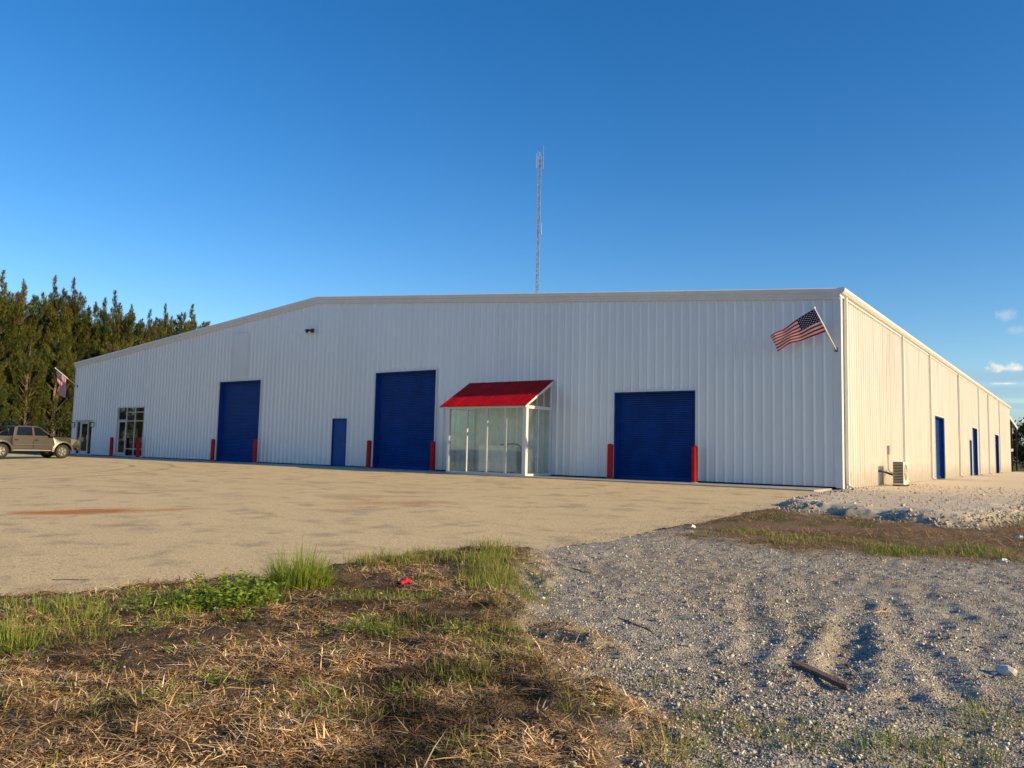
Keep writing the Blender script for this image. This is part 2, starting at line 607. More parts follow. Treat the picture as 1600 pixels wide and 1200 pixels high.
def ground_mat():
    m = bpy.data.materials.new('ground_soil')
    m.use_nodes = True
    t = m.node_tree
    b = t.nodes['Principled BSDF']
    b.inputs['Roughness'].default_value = 0.95
    b.inputs['Specular IOR Level'].default_value = 0.15
    a = nd(t, 'ShaderNodeAttribute', attribute_name='Col')
    s = nd(t, 'ShaderNodeSeparateColor')
    lk(t, a.outputs[0], s.inputs[0])
    g = nd(t, 'ShaderNodeNewGeometry')

    def noise(sc_, det=5.0, r=0.6):
        n = nd(t, 'ShaderNodeTexNoise', inp={2: sc_, 3: det, 4: r})
        lk(t, g.outputs['Position'], n.inputs[0])
        return n.outputs[0]
    nA, nB, nC = noise(1.2), noise(14.0), noise(70.0)
    v = nd(t, 'ShaderNodeTexVoronoi', inp={2: 75.0})
    lk(t, g.outputs['Position'], v.inputs[0])
    vs_ = nd(t, 'ShaderNodeSeparateColor')
    lk(t, v.outputs['Color'], vs_.inputs[0])
    grav = mixc(t, vs_.outputs[0], (.20, .185, .15), (.50, .465, .38))
    grav = mixc(t, mth(t, 'MULTIPLY', sstep(t, nA, 0.45, 0.7), 0.55), grav, (.30, .245, .18))
    grav = mixc(t, sstep(t, nB, 0.62, 0.78), grav, (.10, .085, .07))
    dead = mixc(t, nB, (.040, .028, .018), (.15, .105, .06))
    dead = mixc(t, sstep(t, nC, 0.5, 0.75), dead, (.24, .17, .095))
    dead = mixc(t, mth(t, 'MULTIPLY', sstep(t, nA, 0.62, 0.72), 0.8), dead, (.27, .25, .22))
    band = mixc(t, nB, (.13, .085, .05), (.30, .21, .12))
    band = mixc(t, sstep(t, nA, 0.50, 0.62), band, (.10, .11, .035))
    pad = mixc(t, nB, (.56, .48, .345), (.70, .61, .46))
    pad = mixc(t, sstep(t, nC, 0.55, 0.8), pad, (.42, .36, .27))
    far = mixc(t, nA, (.085, .095, .03), (.17, .14, .07))
    c = mixc(t, s.outputs[0], grav, dead)
    c = mixc(t, s.outputs[1], c, band)
    sp = nd(t, 'ShaderNodeSeparateXYZ')
    lk(t, g.outputs['Position'], sp.inputs[0])
    fr = mth(t, 'MAXIMUM', sstep(t, mth(t, 'ABSOLUTE', mth(t, 'SUBTRACT', sp.outputs[0], 2.0)), 9.0, 14.0), sstep(t, mth(t, 'ABSOLUTE', sp.outputs[1]), 34.0, 44.0))
    c = mixc(t, fr, c, far)
    c = mixc(t, s.outputs[2], c, pad)
    lk(t, c, b.inputs['Base Color'])
    hgt = mth(t, 'ADD', mth(t, 'MULTIPLY', v.outputs['Distance'], -0.9), mth(t, 'ADD', nB, mth(t, 'MULTIPLY', nC, 0.7)))
    bp = nd(t, 'ShaderNodeBump', inp={0: 0.8, 1: 0.012})
    lk(t, hgt, bp.inputs['Height'])
    lk(t, bp.outputs[0], b.inputs['Normal'])
    MATS['ground_soil'] = m


ground_mat()
ground = mesh_np('ground', np.stack([GX.ravel(), GY.ravel(), Z], -1), faces, 'ground_soil', cols=np.stack([deadW, bandW, padW], -1), smooth=True)
tag(ground, 'dirt and crushed stone ground around the lot', 'ground', kind='structure')


def lot_mat():
    m = bpy.data.materials.new('lot_surface')
    m.use_nodes = True
    t = m.node_tree
    b = t.nodes['Principled BSDF']
    b.inputs['Roughness'].default_value = 0.92
    b.inputs['Specular IOR Level'].default_value = 0.2
    g = nd(t, 'ShaderNodeNewGeometry')

    def noise(sc_, det=6.0, r=0.6, dist=0.0, mapsc=None, off=(0, 0, 0)):
        n = nd(t, 'ShaderNodeTexNoise', inp={2: sc_, 3: det, 4: r, 8: dist})
        mpn = nd(t, 'ShaderNodeMapping', inp={1: off, 3: mapsc or (1, 1, 1)})
        lk(t, g.outputs['Position'], mpn.inputs[0])
        lk(t, mpn.outputs[0], n.inputs[0])
        return n.outputs[0]
    n1, n2, n3 = noise(0.35, dist=0.6), noise(1.5, off=(4, 2, 0)), noise(34.0, 5.0, 0.7)
    n4 = noise(0.9, 9.0, 0.7, mapsc=(0.5, 1.1, 1), off=(9, 1, 0), dist=0.5)
    v = nd(t, 'ShaderNodeTexVoronoi', inp={2: 42.0})
    lk(t, g.outputs['Position'], v.inputs[0])
    vv = nd(t, 'ShaderNodeSeparateColor')
    lk(t, v.outputs['Color'], vv.inputs[0])
    c = mixc(t, n1, (.71, .56, .285), (.57, .44, .215))
    c = mixc(t, mth(t, 'MULTIPLY', vv.outputs[0], 0.65), c, (.82, .69, .43))
    c = mixc(t, mth(t, 'MULTIPLY', sstep(t, n3, 0.46, 0.66), 0.62), c, (.27, .205, .13))
    c = mixc(t, mth(t, 'MULTIPLY', sstep(t, n2, 0.50, 0.70), 0.6), c, (.30, .24, .16))
    c = mixc(t, mth(t, 'MULTIPLY', sstep(t, n4, 0.50, 0.74), 0.45), c, (.27, .21, .14))
    sp = nd(t, 'ShaderNodeSeparateXYZ')
    lk(t, g.outputs['Position'], sp.inputs[0])
    x, y = sp.outputs[0], sp.outputs[1]
    nn = mth(t, 'SUBTRACT', noise(1.1, off=(3, 8, 0)), 0.5)
    st = None
    for (cx, cy, rx, ry, rot, amp) in ((-9.4, -16.95, 1.25, 0.60, 1.05, 1.0), (-8.7, -15.9, 0.8, 0.35, 1.0, 0.6), (-6.1, -11.7, 1.5, 0.5, 0.7, 0.45), (-8.1, -11.0, 1.2, 0.4, 0.7, 0.35), (-6.1, -13.6, .6, .25, .8, .4), (-13.5, -13.2, .9, .4, .8, .3)):
        ux = mth(t, 'SUBTRACT', x, cx)
        uy = mth(t, 'SUBTRACT', y, cy)
        a = mth(t, 'DIVIDE', mth(t, 'ADD', mth(t, 'MULTIPLY', ux, math.cos(rot)), mth(t, 'MULTIPLY', uy, math.sin(rot))), rx)
        bb = mth(t, 'DIVIDE', mth(t, 'SUBTRACT', mth(t, 'MULTIPLY', uy, math.cos(rot)), mth(t, 'MULTIPLY', ux, math.sin(rot))), ry)
        d = mth(t, 'SQRT', mth(t, 'ADD', mth(t, 'MULTIPLY', a, a), mth(t, 'MULTIPLY', bb, bb)))
        d = mth(t, 'ADD', d, mth(t, 'MULTIPLY', nn, 2.2))
        q = mth(t, 'MULTIPLY', mth(t, 'SUBTRACT', 1.0, sstep(t, d, 0.35, 1.25)), amp)
        st = q if st is None else mth(t, 'MAXIMUM', st, q)
    c = mixc(t, mth(t, 'MULTIPLY', st, 0.9), c, (.46, .17, .04))
    # curved tyre marks in front of the far doors
    for (cx, cy, r0, w_, amp) in ((-33.0, -16.5, 11.5, 0.16, 0.40), (-33.0, -16.5, 13.1, 0.16, 0.35)):
        ux = mth(t, 'SUBTRACT', x, cx)
        uy = mth(t, 'SUBTRACT', y, cy)
        rr = mth(t, 'SQRT', mth(t, 'ADD', mth(t, 'MULTIPLY', ux, ux), mth(t, 'MULTIPLY', uy, uy)))
        k = mth(t, 'SUBTRACT', 1.0, sstep(t, mth(t, 'ABSOLUTE', mth(t, 'SUBTRACT', rr, r0)), w_ * 0.4, w_))
        k = mth(t, 'MULTIPLY', mth(t, 'MULTIPLY', k, amp), sstep(t, n1, 0.4, 0.55))
        c = mixc(t, k, c, (.11, .10, .09))
    # grey worn ground near the verge, where stone dust washes in
    lk(t, c, b.inputs['Base Color'])
    hgt = mth(t, 'ADD', mth(t, 'MULTIPLY', v.outputs['Distance'], -0.5), mth(t, 'ADD', n3, mth(t, 'MULTIPLY', n2, 2.0)))
    bp = nd(t, 'ShaderNodeBump', inp={0: 0.8, 1: 0.010})
    lk(t, hgt, bp.inputs['Height'])
    lk(t, bp.outputs[0], b.inputs['Normal'])
    MATS['lot_surface'] = m


lot_mat()
# the lot: a sheet that follows the fall of the ground, with a broken right-hand edge
lx = np.concatenate([np.linspace(-75, -12, 40), np.linspace(-11.5, -3, 24), np.arange(-2.9, 0.75, 0.06)])
ly = np.concatenate([np.linspace(-60, -28, 12), np.arange(-27.5, -1.9, 0.09), [-1.9]])
LX, LY = np.meshgrid(lx, ly)
sd = poly_sd(LX.ravel(), LY.ravel(), LOT) + fbm(LX.ravel() * 1.6, LY.ravel() * 1.6, 4, 61) * 0.30
LZ = lot_z(LX.ravel(), LY.ravel()) + 0.004 + fbm(LX.ravel() * .35, LY.ravel() * .35, 3, 66) * 0.014
li = np.arange(len(lx) * len(ly)).reshape(len(ly), len(lx))
lf = np.stack([li[:-1, :-1], li[:-1, 1:], li[1:, 1:], li[1:, :-1]], -1).reshape(-1, 4)
keep = (sd[lf] > -0.02).all(1)
lf = lf[keep]
used, inv = np.unique(lf, return_inverse=True)
lot = mesh_np('parking_lot', np.stack([LX.ravel(), LY.ravel(), LZ], -1)[used], inv.reshape(-1, 4), 'lot_surface', smooth=True)
tag(lot, 'worn tan paved lot in front of the warehouse', 'parking lot', kind='structure')
# concrete apron along the front wall, in bays with joints between
apron = bpy.data.objects.new('concrete_apron', None)
COL.objects.link(apron)
tag(apron, 'concrete strip along the foot of the front wall', 'apron', kind='structure')
xx = -47.2
ab = None
while xx < -0.4:
    x1 = min(xx + 3.05, -0.25)
    s = MB().box(xx + 0.008, x1 - 0.008, -1.92, 0.02, -0.25, -0.012).build('slab', 'concrete', apron)
    xx += 3.05

# ------------------------------------------------------------------ warehouse
XL, YL, HE, HR = -46.913, 60.964, 5.6705, 7.708
XM = XL / 2
wh = empty('warehouse', (0, 0, 0), 'long white ribbed metal warehouse with blue roll-up doors', 'warehouse')


def rake(x):
    return HE + (HR - HE) * (1 - abs(x - XM) / abs(XM))


FRONT_OPEN = {'d1': (-31.07, -27.54, 0.0, 4.12), 'd2': (-19.434, -15.86, 0.0, 4.145), 'd3': (-7.514, -4.50, 0.0, 2.985),
              'man': (-22.105, -21.15, 0.0, 2.15), 'entry': (-46.40, -44.35, 0.0, 2.10), 'store': (-41.30, -38.35, 0.0, 2.93)}
SIDE_OPEN = {'a': (17.27, 20.24, 0.0, 2.98), 'man': (30.45, 31.42, 0.0, 2.14), 'b': (31.95, 35.0, 0.0, 2.96), 'c': (46.5, 49.5, 0.0, 2.96)}
RIB = 0.3048
RIB_FRONT = ((-0.060, 0.0), (-0.012, 0.048), (0.012, 0.048), (0.060, 0.0))
RIB_SIDE = ((-0.042, 0.0), (-0.016, 0.046), (0.016, 0.046), (0.042, 0.0))


def panel_mesh(u0, u1, zb, ztop, opens, to3, ribs):
    """one ribbed sheet between u0 and u1: zb..ztop(u), with the openings cut out of it"""
    br = {round(u0, 4): None, round(u1, 4): None}
    pts = []
    k = math.floor((u0 - 0.1) / RIB)
    while k * RIB < u1 + 0.3:
        c = k * RIB + 0.1524
        for o, h in ribs:
            pts.append((c + o, h))
        for o in (-0.1524 + 0.05, 0.1524 - 0.05):     # faint stiffening beads between the ribs
            pass
        k += 1

    def prof(u):
        for (a, ha), (b, hb) in zip(pts[:-1], pts[1:]):
            if a <= u <= b:
                return ha + (hb - ha) * (u - a) / (b - a)
        return 0.0
    us = {u0, u1} | {p[0] for p in pts if u0 < p[0] < u1}
    for o in opens:
        us |= {u for u in o[:2] if u0 < u < u1}
    for s in (XM,):
        if u0 < s < u1:
            us.add(s)
    us = sorted(us)
    mb = MB()
    for a, b in zip(us[:-1], us[1:]):
        if b - a < 1e-4:
            continue
        mid = (a + b) / 2
        spans = [(zb, None)]
        for o in opens:
            if o[0] - 1e-6 <= mid <= o[1] + 1e-6:
                spans = [(o[3], None)] if o[2] <= zb + .2 else [(zb, o[2]), (o[3], None)]
        ha, hb = prof(a + 1e-7), prof(b - 1e-7)
        for z0, z1 in spans:
            za, zb_ = (ztop(a), ztop(b)) if z1 is None else (z1, z1)
            mb.quad(to3(a, ha, z0), to3(b, hb, z0), to3(b, hb, zb_), to3(a, ha, za))
    return mb


fw = bpy.data.objects.new('front_wall', None)
COL.objects.link(fw)
fw.parent = wh
PW = RIB * 3
patch = (-29.95, -28.75, 4.18, 6.6)
u = XL + 0.05
k = 0
cuts = []
while u < -0.08:
    cuts.append(u)
    u = min((math.floor(u / PW + 1e-6) + 1) * PW, -0.08)
cuts.append(-0.08)
for a, b in zip(cuts[:-1], cuts[1:]):
    k += 1
    off = 0.0012 * (k % 2)
    panel_mesh(a, b, 0.03, rake, list(FRONT_OPEN.values()), lambda x, h, z: (x, -h - off, z), RIB_FRONT).build('wall_panel', 'white_sheet', fw)
# flat repair sheet above the farthest big door
MB().box(patch[0], patch[1], -0.058, -0.051, patch[2], patch[3]).build('repair_sheet', 'white_sheet', fw)
sw = bpy.data.objects.new('side_wall', None)
COL.objects.link(sw)
sw.parent = wh
u = 0.06
cuts = []
while u < YL - 0.05:
    cuts.append(u)
    u = min((math.floor(u / PW + 1e-6) + 1) * PW, YL - 0.05)
cuts.append(YL - 0.05)
for k, (a, b) in enumerate(zip(cuts[:-1], cuts[1:])):
    off = 0.0012 * (k % 2)
    panel_mesh(a, b, -0.12, lambda q: HE + 0.02, list(SIDE_OPEN.values()), lambda y, h, z: (h + off, y, z), RIB_SIDE).build('wall_panel', 'white_sheet_side', sw)
# the two hidden walls
bk = MB()
bk.quad((XL, 0.05, -.1), (XL, YL, -.1), (XL, YL, HE), (XL, 0.05, HE))
bk.quad((XL, YL, -.1), (0, YL, -.1), (0, YL, HE), (XM, YL, HR), (XL, YL, HE))
bk.build('rear_wall', 'white_sheet', wh)
# roof: two slopes with standing seams, a ridge cap
rf = MB()
for s in (0, 1):
    xe = XL - 0.1 if s == 0 else 0.1
    ze = HE + 0.17
    zr = HR + 0.19
    p = [(XM, -0.1, zr), (xe, -0.1, ze), (xe, YL + 0.1, ze), (XM, YL + 0.1, zr)]
    rf.quad(*(p if s == 0 else p[::-1]))
rfo = rf.build('roof', 'roof_sheet', wh)
sm_ = MB()
for s in (0, 1):
    xe = XL if s == 0 else 0.0
    yy = 0.3
    while yy < YL:
        sm_.tube([(XM, yy, HR + 0.2), (xe, yy, HE + 0.19)], 0.02, 4, False)
        yy += 0.61
sm_.build('roof_seams', 'roof_sheet', rfo)
MB().box(XM - 0.3, XM + 0.3, -0.05, YL + 0.05, HR + 0.17, HR + 0.215).build('ridge_cap', 'roof_sheet', rfo)


def sweep(prof, p0, p1, outv, name, m, parent):
    """profile (out, z) drawn from p0 to p1"""
    mb = MB()
    o = Vector(outv)
    a = [Vector(p0) + o * q[0] + Vector((0, 0, q[1])) for q in prof]
    b = [Vector(p1) + o * q[0] + Vector((0, 0, q[1])) for q in prof]
    n = len(prof)
    for i in range(n):
        j = (i + 1) % n
        mb.quad(a[i], b[i], b[j], a[j])
    mb.quad(*a[::-1])
    mb.quad(*b)
    return mb.build(name, m, parent)


RK = [(0.0, -0.10), (0.075, -0.10), (0.075, -0.035), (0.10, -0.02), (0.10, 0.045), (0.155, 0.085), (0.165, 0.20), (0.12, 0.235), (0.0, 0.235)]
xs_l = [XL - 0.14, XL + 8, XL + 16, XM]
for a, b in zip(xs_l[:-1], xs_l[1:]):
    sweep(RK, (a + .003, 0, rake(max(a, XL)) if a > XL else HE - 0.012), (b - .003, 0, rake(b)), (0, -1, 0), 'rake_trim', 'white_trim', wh)
xs_r = [XM, -15.5, -4.82, 0.02]
for a, b in zip(xs_r[:-1], xs_r[1:]):
    sweep(RK, (a + .003, 0, rake(a)), (b - .003, 0, rake(min(b, 0)) if b < 0 else HE), (0, -1, 0), 'rake_trim', 'white_trim', wh)
GT = [(0.02, -0.02), (0.06, -0.02), (0.06, 0.05), (0.13, 0.06), (0.19, 0.13), (0.20, 0.215), (0.17, 0.235), (0.02, 0.235)]
ys = [-0.165, 9.1, 18.3, 27.4, 36.6, 45.7, 54.9, YL + 0.15]
for a, b in zip(ys[:-1], ys[1:]):
    sweep(GT, (0, a + .002, HE), (0, b - .002, HE), (1, 0, 0), 'gutter', 'white_trim', wh)
# corner trims
for (x0, x1, y0, y1) in ((-0.14, 0.052, -0.05, -0.004), (0.004, 0.05, -0.003, 0.16), (XL - 0.05, XL + 0.10, -0.05, -0.004), (0.003, 0.05, YL - 0.14, YL + 0.02)):
    MB().box(x0, x1, y0, y1, 0.0 if y1 < .1 else -0.1, HE - 0.02 if y1 > 0 else HE - 0.02).build('corner_trim', 'white_trim', wh)
for y in (0.42, 9.37, 15.9, 25.7, 35.36, 41.6, 50.0):
    d = MB()
    d.box(0.045, 0.125, y - 0.06, y + 0.06, 0.12, HE + 0.03)
    d.tube([(0.085, y, 0.16), (0.12, y, 0.06), (0.24, y, 0.0)], 0.05, 6)
    dso = d.build('downspout', 'white_trim', wh)
    for z in (1.4, 3.3, 5.0):
        MB().box(0.034, 0.132, y - 0.085, y + 0.085, z, z + 0.03).build('strap', 'white_trim', dso)


def rollup(o, wall, name='roll_up_door'):
    u0, u1, z0, z1 = o
    dep = 0.19
    f = (lambda u, d, z: (u, d, z)) if wall == 'F' else (lambda u, d, z: (-d, u, z))
    c = MB()
    pitch = 0.0735
    n = int((z1 - z0) / pitch) + 1
    prof = []
    for i in range(n):
        zb = z0 + i * pitch
        for q, d in ((0.0, 0.0), (0.16, -0.017), (0.5, -0.026), (0.84, -0.017)):
            prof.append((min(zb + q * pitch, z1 + 0.05), d))
    for (za, da), (zb, db) in zip(prof[:-1], prof[1:]):
        p = [f(u0, dep + da, za), f(u1, dep + da, za), f(u1, dep + db, zb), f(u0, dep + db, zb)]
        c.quad(*(p if wall == 'F' else p))
    door = c.build(name, 'blue_door', wh)

    def bx(n_, a, b, d0, d1, za, zb, m):
        p, q = f(a, d0, za), f(b, d1, zb)
        mb = MB()
        mb.box(min(p[0], q[0]), max(p[0], q[0]), min(p[1], q[1]), max(p[1], q[1]), min(p[2], q[2]), max(p[2], q[2]))
        return mb.build(n_, m, door)
    for a, b in ((u0 + .002, u0 + 0.05), (u1 - 0.05, u1 - .002)):
        bx('jamb', a, b, -0.004, dep + 0.02, z0, z1, 'blue_jamb')
        g = (b, b + 0.07) if a < (u0 + u1) / 2 else (a - 0.07, a)
        bx('guide', g[0], g[1], dep - 0.06, dep - 0.02, z0, z1 - 0.02, 'blue_jamb')
    bx('head', u0 + 0.05, u1 - 0.05, -0.004, dep + 0.02, z1 - 0.05, z1 - .002, 'blue_jamb')
    bx('bottom_bar', u0 + 0.06, u1 - 0.06, dep - 0.05, dep - 0.017, z0 + 0.0, z0 + 0.09, 'blue_jamb')
    for a, b, za, zb in ((u0 - 0.06, u0, z0 + .03, z1 + 0.05), (u1, u1 + 0.06, z0 + .03, z1 + 0.05), (u0, u1, z1, z1 + 0.05)):
        bx('door_trim', a, b, -0.056, -0.0505, za, zb, 'white_trim')
    return door


for k_ in ('d1', 'd2', 'd3'):
    rollup(FRONT_OPEN[k_], 'F')
for k_ in ('a', 'b', 'c'):
    rollup(SIDE_OPEN[k_], 'S')


def mandoor(o, wall):
    u0, u1, z0, z1 = o
    f = (lambda u, d, z: (u, d, z)) if wall == 'F' else (lambda u, d, z: (-d, u, z))

    def bx(n_, a, b, d0, d1, za, zb, m, par, bev=0):
        p, q = f(a, d0, za), f(b, d1, zb)
        return MB().box(min(p[0], q[0]), max(p[0], q[0]), min(p[1], q[1]), max(p[1], q[1]), za, zb).build(n_, m, par, bevel=bev)
    d = bx('entry_door', u0 + 0.045, u1 - 0.045, 0.01, 0.055, z0 + 0.02, z1 - 0.045, 'blue_entry', wh)
    for a, b, za, zb in ((u0 + .001, u0 + 0.045, z0, z1 - .001), (u1 - 0.045, u1 - .001, z0, z1 - .001), (u0 + 0.045, u1 - 0.045, z1 - 0.045, z1 - .001)):
        bx('door_frame', a, b, -0.052, 0.06, za, zb, 'blue_jamb', d)
    hu = u1 - 0.13 if wall == 'F' else u0 + .13
    bx('handle', hu - 0.02, hu + 0.02, -0.05, 0.01, 0.97, 1.02, 'galvanised', d)
    for z in (0.3, 1.05, 1.8):
        hx = u0 + 0.05 if wall == 'F' else u1 - 0.05
        bx('hinge', hx - 0.012, hx + 0.012, -0.002, 0.012, z - .05, z + .05, 'blue_jamb', d)


mandoor(FRONT_OPEN['man'], 'F')
mandoor(SIDE_OPEN['man'], 'S')


def glazing(name, x0, x1, z1, cols, rows_per_col, doorcol):
    """aluminium storefront: frame bars on a grid, a pane of its own in each cell"""
    fr = MB()
    t = 0.055
    fr.box(x0, x0 + t, -0.03, 0.09, 0, z1)
    fr.box(x1 - t, x1, -0.03, 0.09, 0, z1)
    fr.box(x0 + t, x1 - t, -0.03, 0.09, z1 - t, z1)
    for c in cols[1:-1]:
        fr.box(c - t / 2, c + t / 2, -0.025, 0.085, 0, z1 - t)
    g = fr.build(name, 'aluminium', wh)
    cells = []
    for ci, (a, b) in enumerate(zip(cols[:-1], cols[1:])):
        a2 = a + (t if ci == 0 else t / 2)
        b2 = b - (t if ci == len(cols) - 2 else t / 2)
        rows = rows_per_col[ci]
        for ri, (za, zb) in enumerate(zip(rows[:-1], rows[1:])):
            if ri > 0:
                MB().box(a2, b2, -0.022, 0.08, za - 0.025, za + 0.025).build('mullion', 'aluminium', g)
            lo = za + (0.025 if ri > 0 else 0.0)
            hi = zb - (0.025 if ri < len(rows) - 2 else t)
            if ci == doorcol and ri == 0:
                d = MB()
                e = 0.10
                d.box(a2 + .006, a2 + e, 0.0, 0.05, 0.01, hi - .006)
                d.box(b2 - e, b2 - .006, 0.0, 0.05, 0.01, hi - .006)
                d.box(a2 + e, b2 - e, 0.0, 0.05, 0.01, 0.24)
                d.box(a2 + e, b2 - e, 0.0, 0.05, hi - e, hi - .006)
                do = d.build('glass_door', 'aluminium', g)
                MB().box(a2 + e, b2 - e, 0.02, 0.03, 0.24, hi - e).build('pane', 'dark_glass', g)
                MB().tube([(b2 - e / 2, -0.005, 0.9), (b2 - e / 2, -0.05, 0.95), (b2 - e / 2, -0.05, 1.2), (b2 - e / 2, -0.005, 1.25)], 0.016, 6).build('pull_handle', 'chrome', g)
            else:
                base = 0.06 if ri == 0 else 0
                if base:
                    MB().box(a2, b2, -0.022, 0.08, 0.0, base).build('mullion', 'aluminium', g)
                MB().box(a2, b2, 0.02, 0.03, lo + base, hi).build('pane', 'dark_glass', g)
    return g


x0, x1 = -41.30, -38.35
cs = [x0, x0 + 0.98, x0 + 1.92, x1]
glazing('storefront_glazing', x0, x1, 2.93, cs, [[0, 2.16, 2.93], [0, 0.46, 2.10, 2.62, 2.93], [0, 0.46, 2.10, 2.62, 2.93]], 0)
x0, x1 = -46.40, -44.35
glazing('entrance_glazing', x0, x1, 2.10, [x0, x0 + 0.52, x1 - 0.52, x1], [[0, 2.10], [0, 2.10], [0, 2.10]], 1)
MB().box(-46.5, -44.25, -0.09, -0.036, 2.11, 2.15).build('drip_cap', 'grey_plastic', wh)

# lean-to roof behind the far end of the building
lt = empty('lean_to_shed', (-4, YL + 6, 0), 'dark open lean-to shed behind the far end of the warehouse', 'shed')
W0 = Vector((-4, YL + 6, 0))


def lbox(n_, x0, x1, y0, y1, z0, z1, m):
    return MB().box(x0 - W0.x, x1 - W0.x, y0 - W0.y, y1 - W0.y, z0, z1).build(n_, m, lt)


rr = MB()
pp = [(-14, YL + .15, 5.35), (-0.1, YL + .15, 5.35), (-0.1, YL + 12.2, 4.45), (-14, YL + 12.2, 4.45)]
rr.quad(*[(a - W0.x, b - W0.y, c) for a, b, c in pp])
rr.quad(*[(a - W0.x, b - W0.y, c - 0.06) for a, b, c in pp[::-1]])
rr.build('roof', 'roof_sheet', lt)
fs = MB()
q = [(-0.098, YL + .12, 5.38), (-0.098, YL + 12.25, 4.48), (-0.098, YL + 12.25, 4.22), (-0.098, YL + .12, 5.12)]
fs.quad(*[(a - W0.x, b - W0.y, c) for a, b, c in q[::-1]])
fs.quad(*[(a - W0.x - 0.05, b - W0.y, c) for a, b, c in q])
fs.build('fascia', 'white_trim', lt)
for y in (YL + 6, YL + 12):
    lbox('post', -0.35, -0.2, y - .08, y + .08, -0.1, 4.4 if y > YL + 8 else 4.8, 'rust_brown')
lbox('back_wall', -14, -13.9, YL + .2, YL + 12, -0.1, 4.4, 'rust_brown')
lbox('end_wall', -13.9, -1.2, YL + 11.9, YL + 12, -0.1, 4.35, 'rust_brown')

# ------------------------------------------------------------------ bollards
BT = [(-41.0, 1.13), (-38.01, 1.12), (-30.74, 1.12), (-27.17, 1.15), (-19.23, 1.18), (-15.54, 1.19), (-7.42, 1.19), (-4.35, 1.17)]
BL = ['red steel bollard beside the storefront door, on the side of the far entrance', 'red steel bollard in front of the storefront window panes',
      'red steel bollard by the big blue door under the flat repair sheet, far jamb', 'red steel bollard by the big blue door under the flat repair sheet, near jamb',
      'red steel bollard between the blue personnel door and the tall blue door', 'red steel bollard between the tall blue door and the red-roofed porch',
      'red steel bollard beside the low square blue door, on its porch side', 'red steel bollard beside the low square blue door, on the flag side']
bol = None
for (x, h), l in zip(BT, BL):
    if bol is None:
        e = empty('bollard', (x, -0.45, -0.012), l, 'bollard', 'red bollards along the front wall')
        MB().lathe([(0.0, 0.0), (0.102, 0.0), (0.102, 1.10)], n=20).build('post', 'red_paint', e, smooth=False)
        MB().lathe([(0.102, 1.10), (0.099, 1.125), (0.075, 1.145), (0.04, 1.155), (0.0, 1.158)], n=20).build('cap', 'red_paint', e, smooth=True)
        MB().lathe([(0.16, 0.0), (0.16, 0.012), (0.10, 0.02)], n=20).build('base_collar', 'concrete', e)
        bol = e
    else:
        e = copy_tree(bol)
        e.location = (x, -0.45, -0.012)
        e['label'] = l
    e.scale = (1, 1, (h + 0.012) / 1.158)
    e.rotation_euler = (math.radians(random.uniform(-.6, .6)), math.radians(random.uniform(-.7, .7)), random.uniform(0, 3))

# ------------------------------------------------------------------ glass porch
PX0, PX1, PY, PH = -13.80, -10.13, -1.64, 2.40
pc = empty('glass_porch', ((PX0 + PX1) / 2, PY / 2, -0.012), 'glazed porch with red lean-to roof standing against the front wall', 'porch')
O = Vector(((PX0 + PX1) / 2, PY / 2, -0.012))


def pbox(n_, x0, x1, y0, y1, z0, z1, m='white_trim', par=None, bev=0.0):
    return MB().box(x0 - O.x, x1 - O.x, y0 - O.y, y1 - O.y, z0 - O.z, z1 - O.z).build(n_, m, par or pc, bevel=bev)


pbox('corner_post', PX1 - 0.16, PX1, PY, PY + 0.14, 0.0, PH - .002, bev=.008)
pbox('corner_post', PX0, PX0 + 0.09, PY, PY + 0.10, 0.0, PH - .002, bev=.006)
pbox('top_beam', PX0 - 0.02, PX1 + 0.012, PY - 0.012, PY + 0.13, PH, PH + 0.11)
pbox('side_beam', PX1 - 0.07, PX1 + .01, PY + 0.132, -0.04, PH - 0.02, PH + 0.09)
pbox('side_beam', PX0, PX0 + 0.07, PY + 0.132, -0.04, PH - 0.02, PH + 0.09)
pbox('wall_post', PX1 - 0.08, PX1, -0.11, -0.038, 0, PH - 0.022)
pbox('wall_post', PX0, PX0 + 0.08, -0.11, -0.038, 0, PH - 0.022)
pbox('sill', PX0 + .09, PX1 - .16, PY + 0.01, PY + 0.11, 0.0, 0.07)
pbox('sill', PX1 - 0.09, PX1 - 0.01, PY + 0.14, -0.11, 0.0, 0.07)
pbox('sill', PX0 + 0.01, PX0 + .07, PY + 0.10, -0.11, 0.0, 0.07)
xs = [PX0 + .09, PX0 + 0.96, PX0 + 1.87, PX0 + 2.73, PX1 - .16]
for i, x in enumerate(xs[1:-1]):
    for s in ((-0.020, 0.004), ) if i == 0 else ((-0.034, -0.006), (0.008, 0.036)):
        pbox('stile', x + s[0], x + s[1], PY + 0.02, PY + 0.09, 0.07, PH)
for i, (a, b) in enumerate(zip(xs[:-1], xs[1:])):
    yy = PY + (0.04 if i % 2 else 0.065)
    pbox('pane', a + 0.052 * (i > 0), b - 0.047 * (i < 3), yy, yy + 0.006, 0.071, PH, 'dusty_glass')
ym = (PY + 0.14 - 0.11) / 2
pbox('stile', PX1 - 0.075, PX1 - 0.02, ym - 0.05, ym - 0.005, 0.07, PH - .022)
for a, b in ((PY + 0.141, ym - 0.051), (ym - 0.004, -0.111)):
    pbox('pane', PX1 - 0.05, PX1 - 0.044, a, b, 0.071, PH - .021, 'dusty_glass')
    pbox('pane', PX0 + 0.03, PX0 + 0.036, a, b, 0.071, PH - .021, 'dusty_glass')
# lean-to roof: red sheets, gable rafters and glazed gables
RZ0, RZ1 = 2.475, 3.50
ex = PY - 0.15


def rz(y):
    return RZ0 + (RZ1 - RZ0) * (y - ex) / (-0.045 - ex)


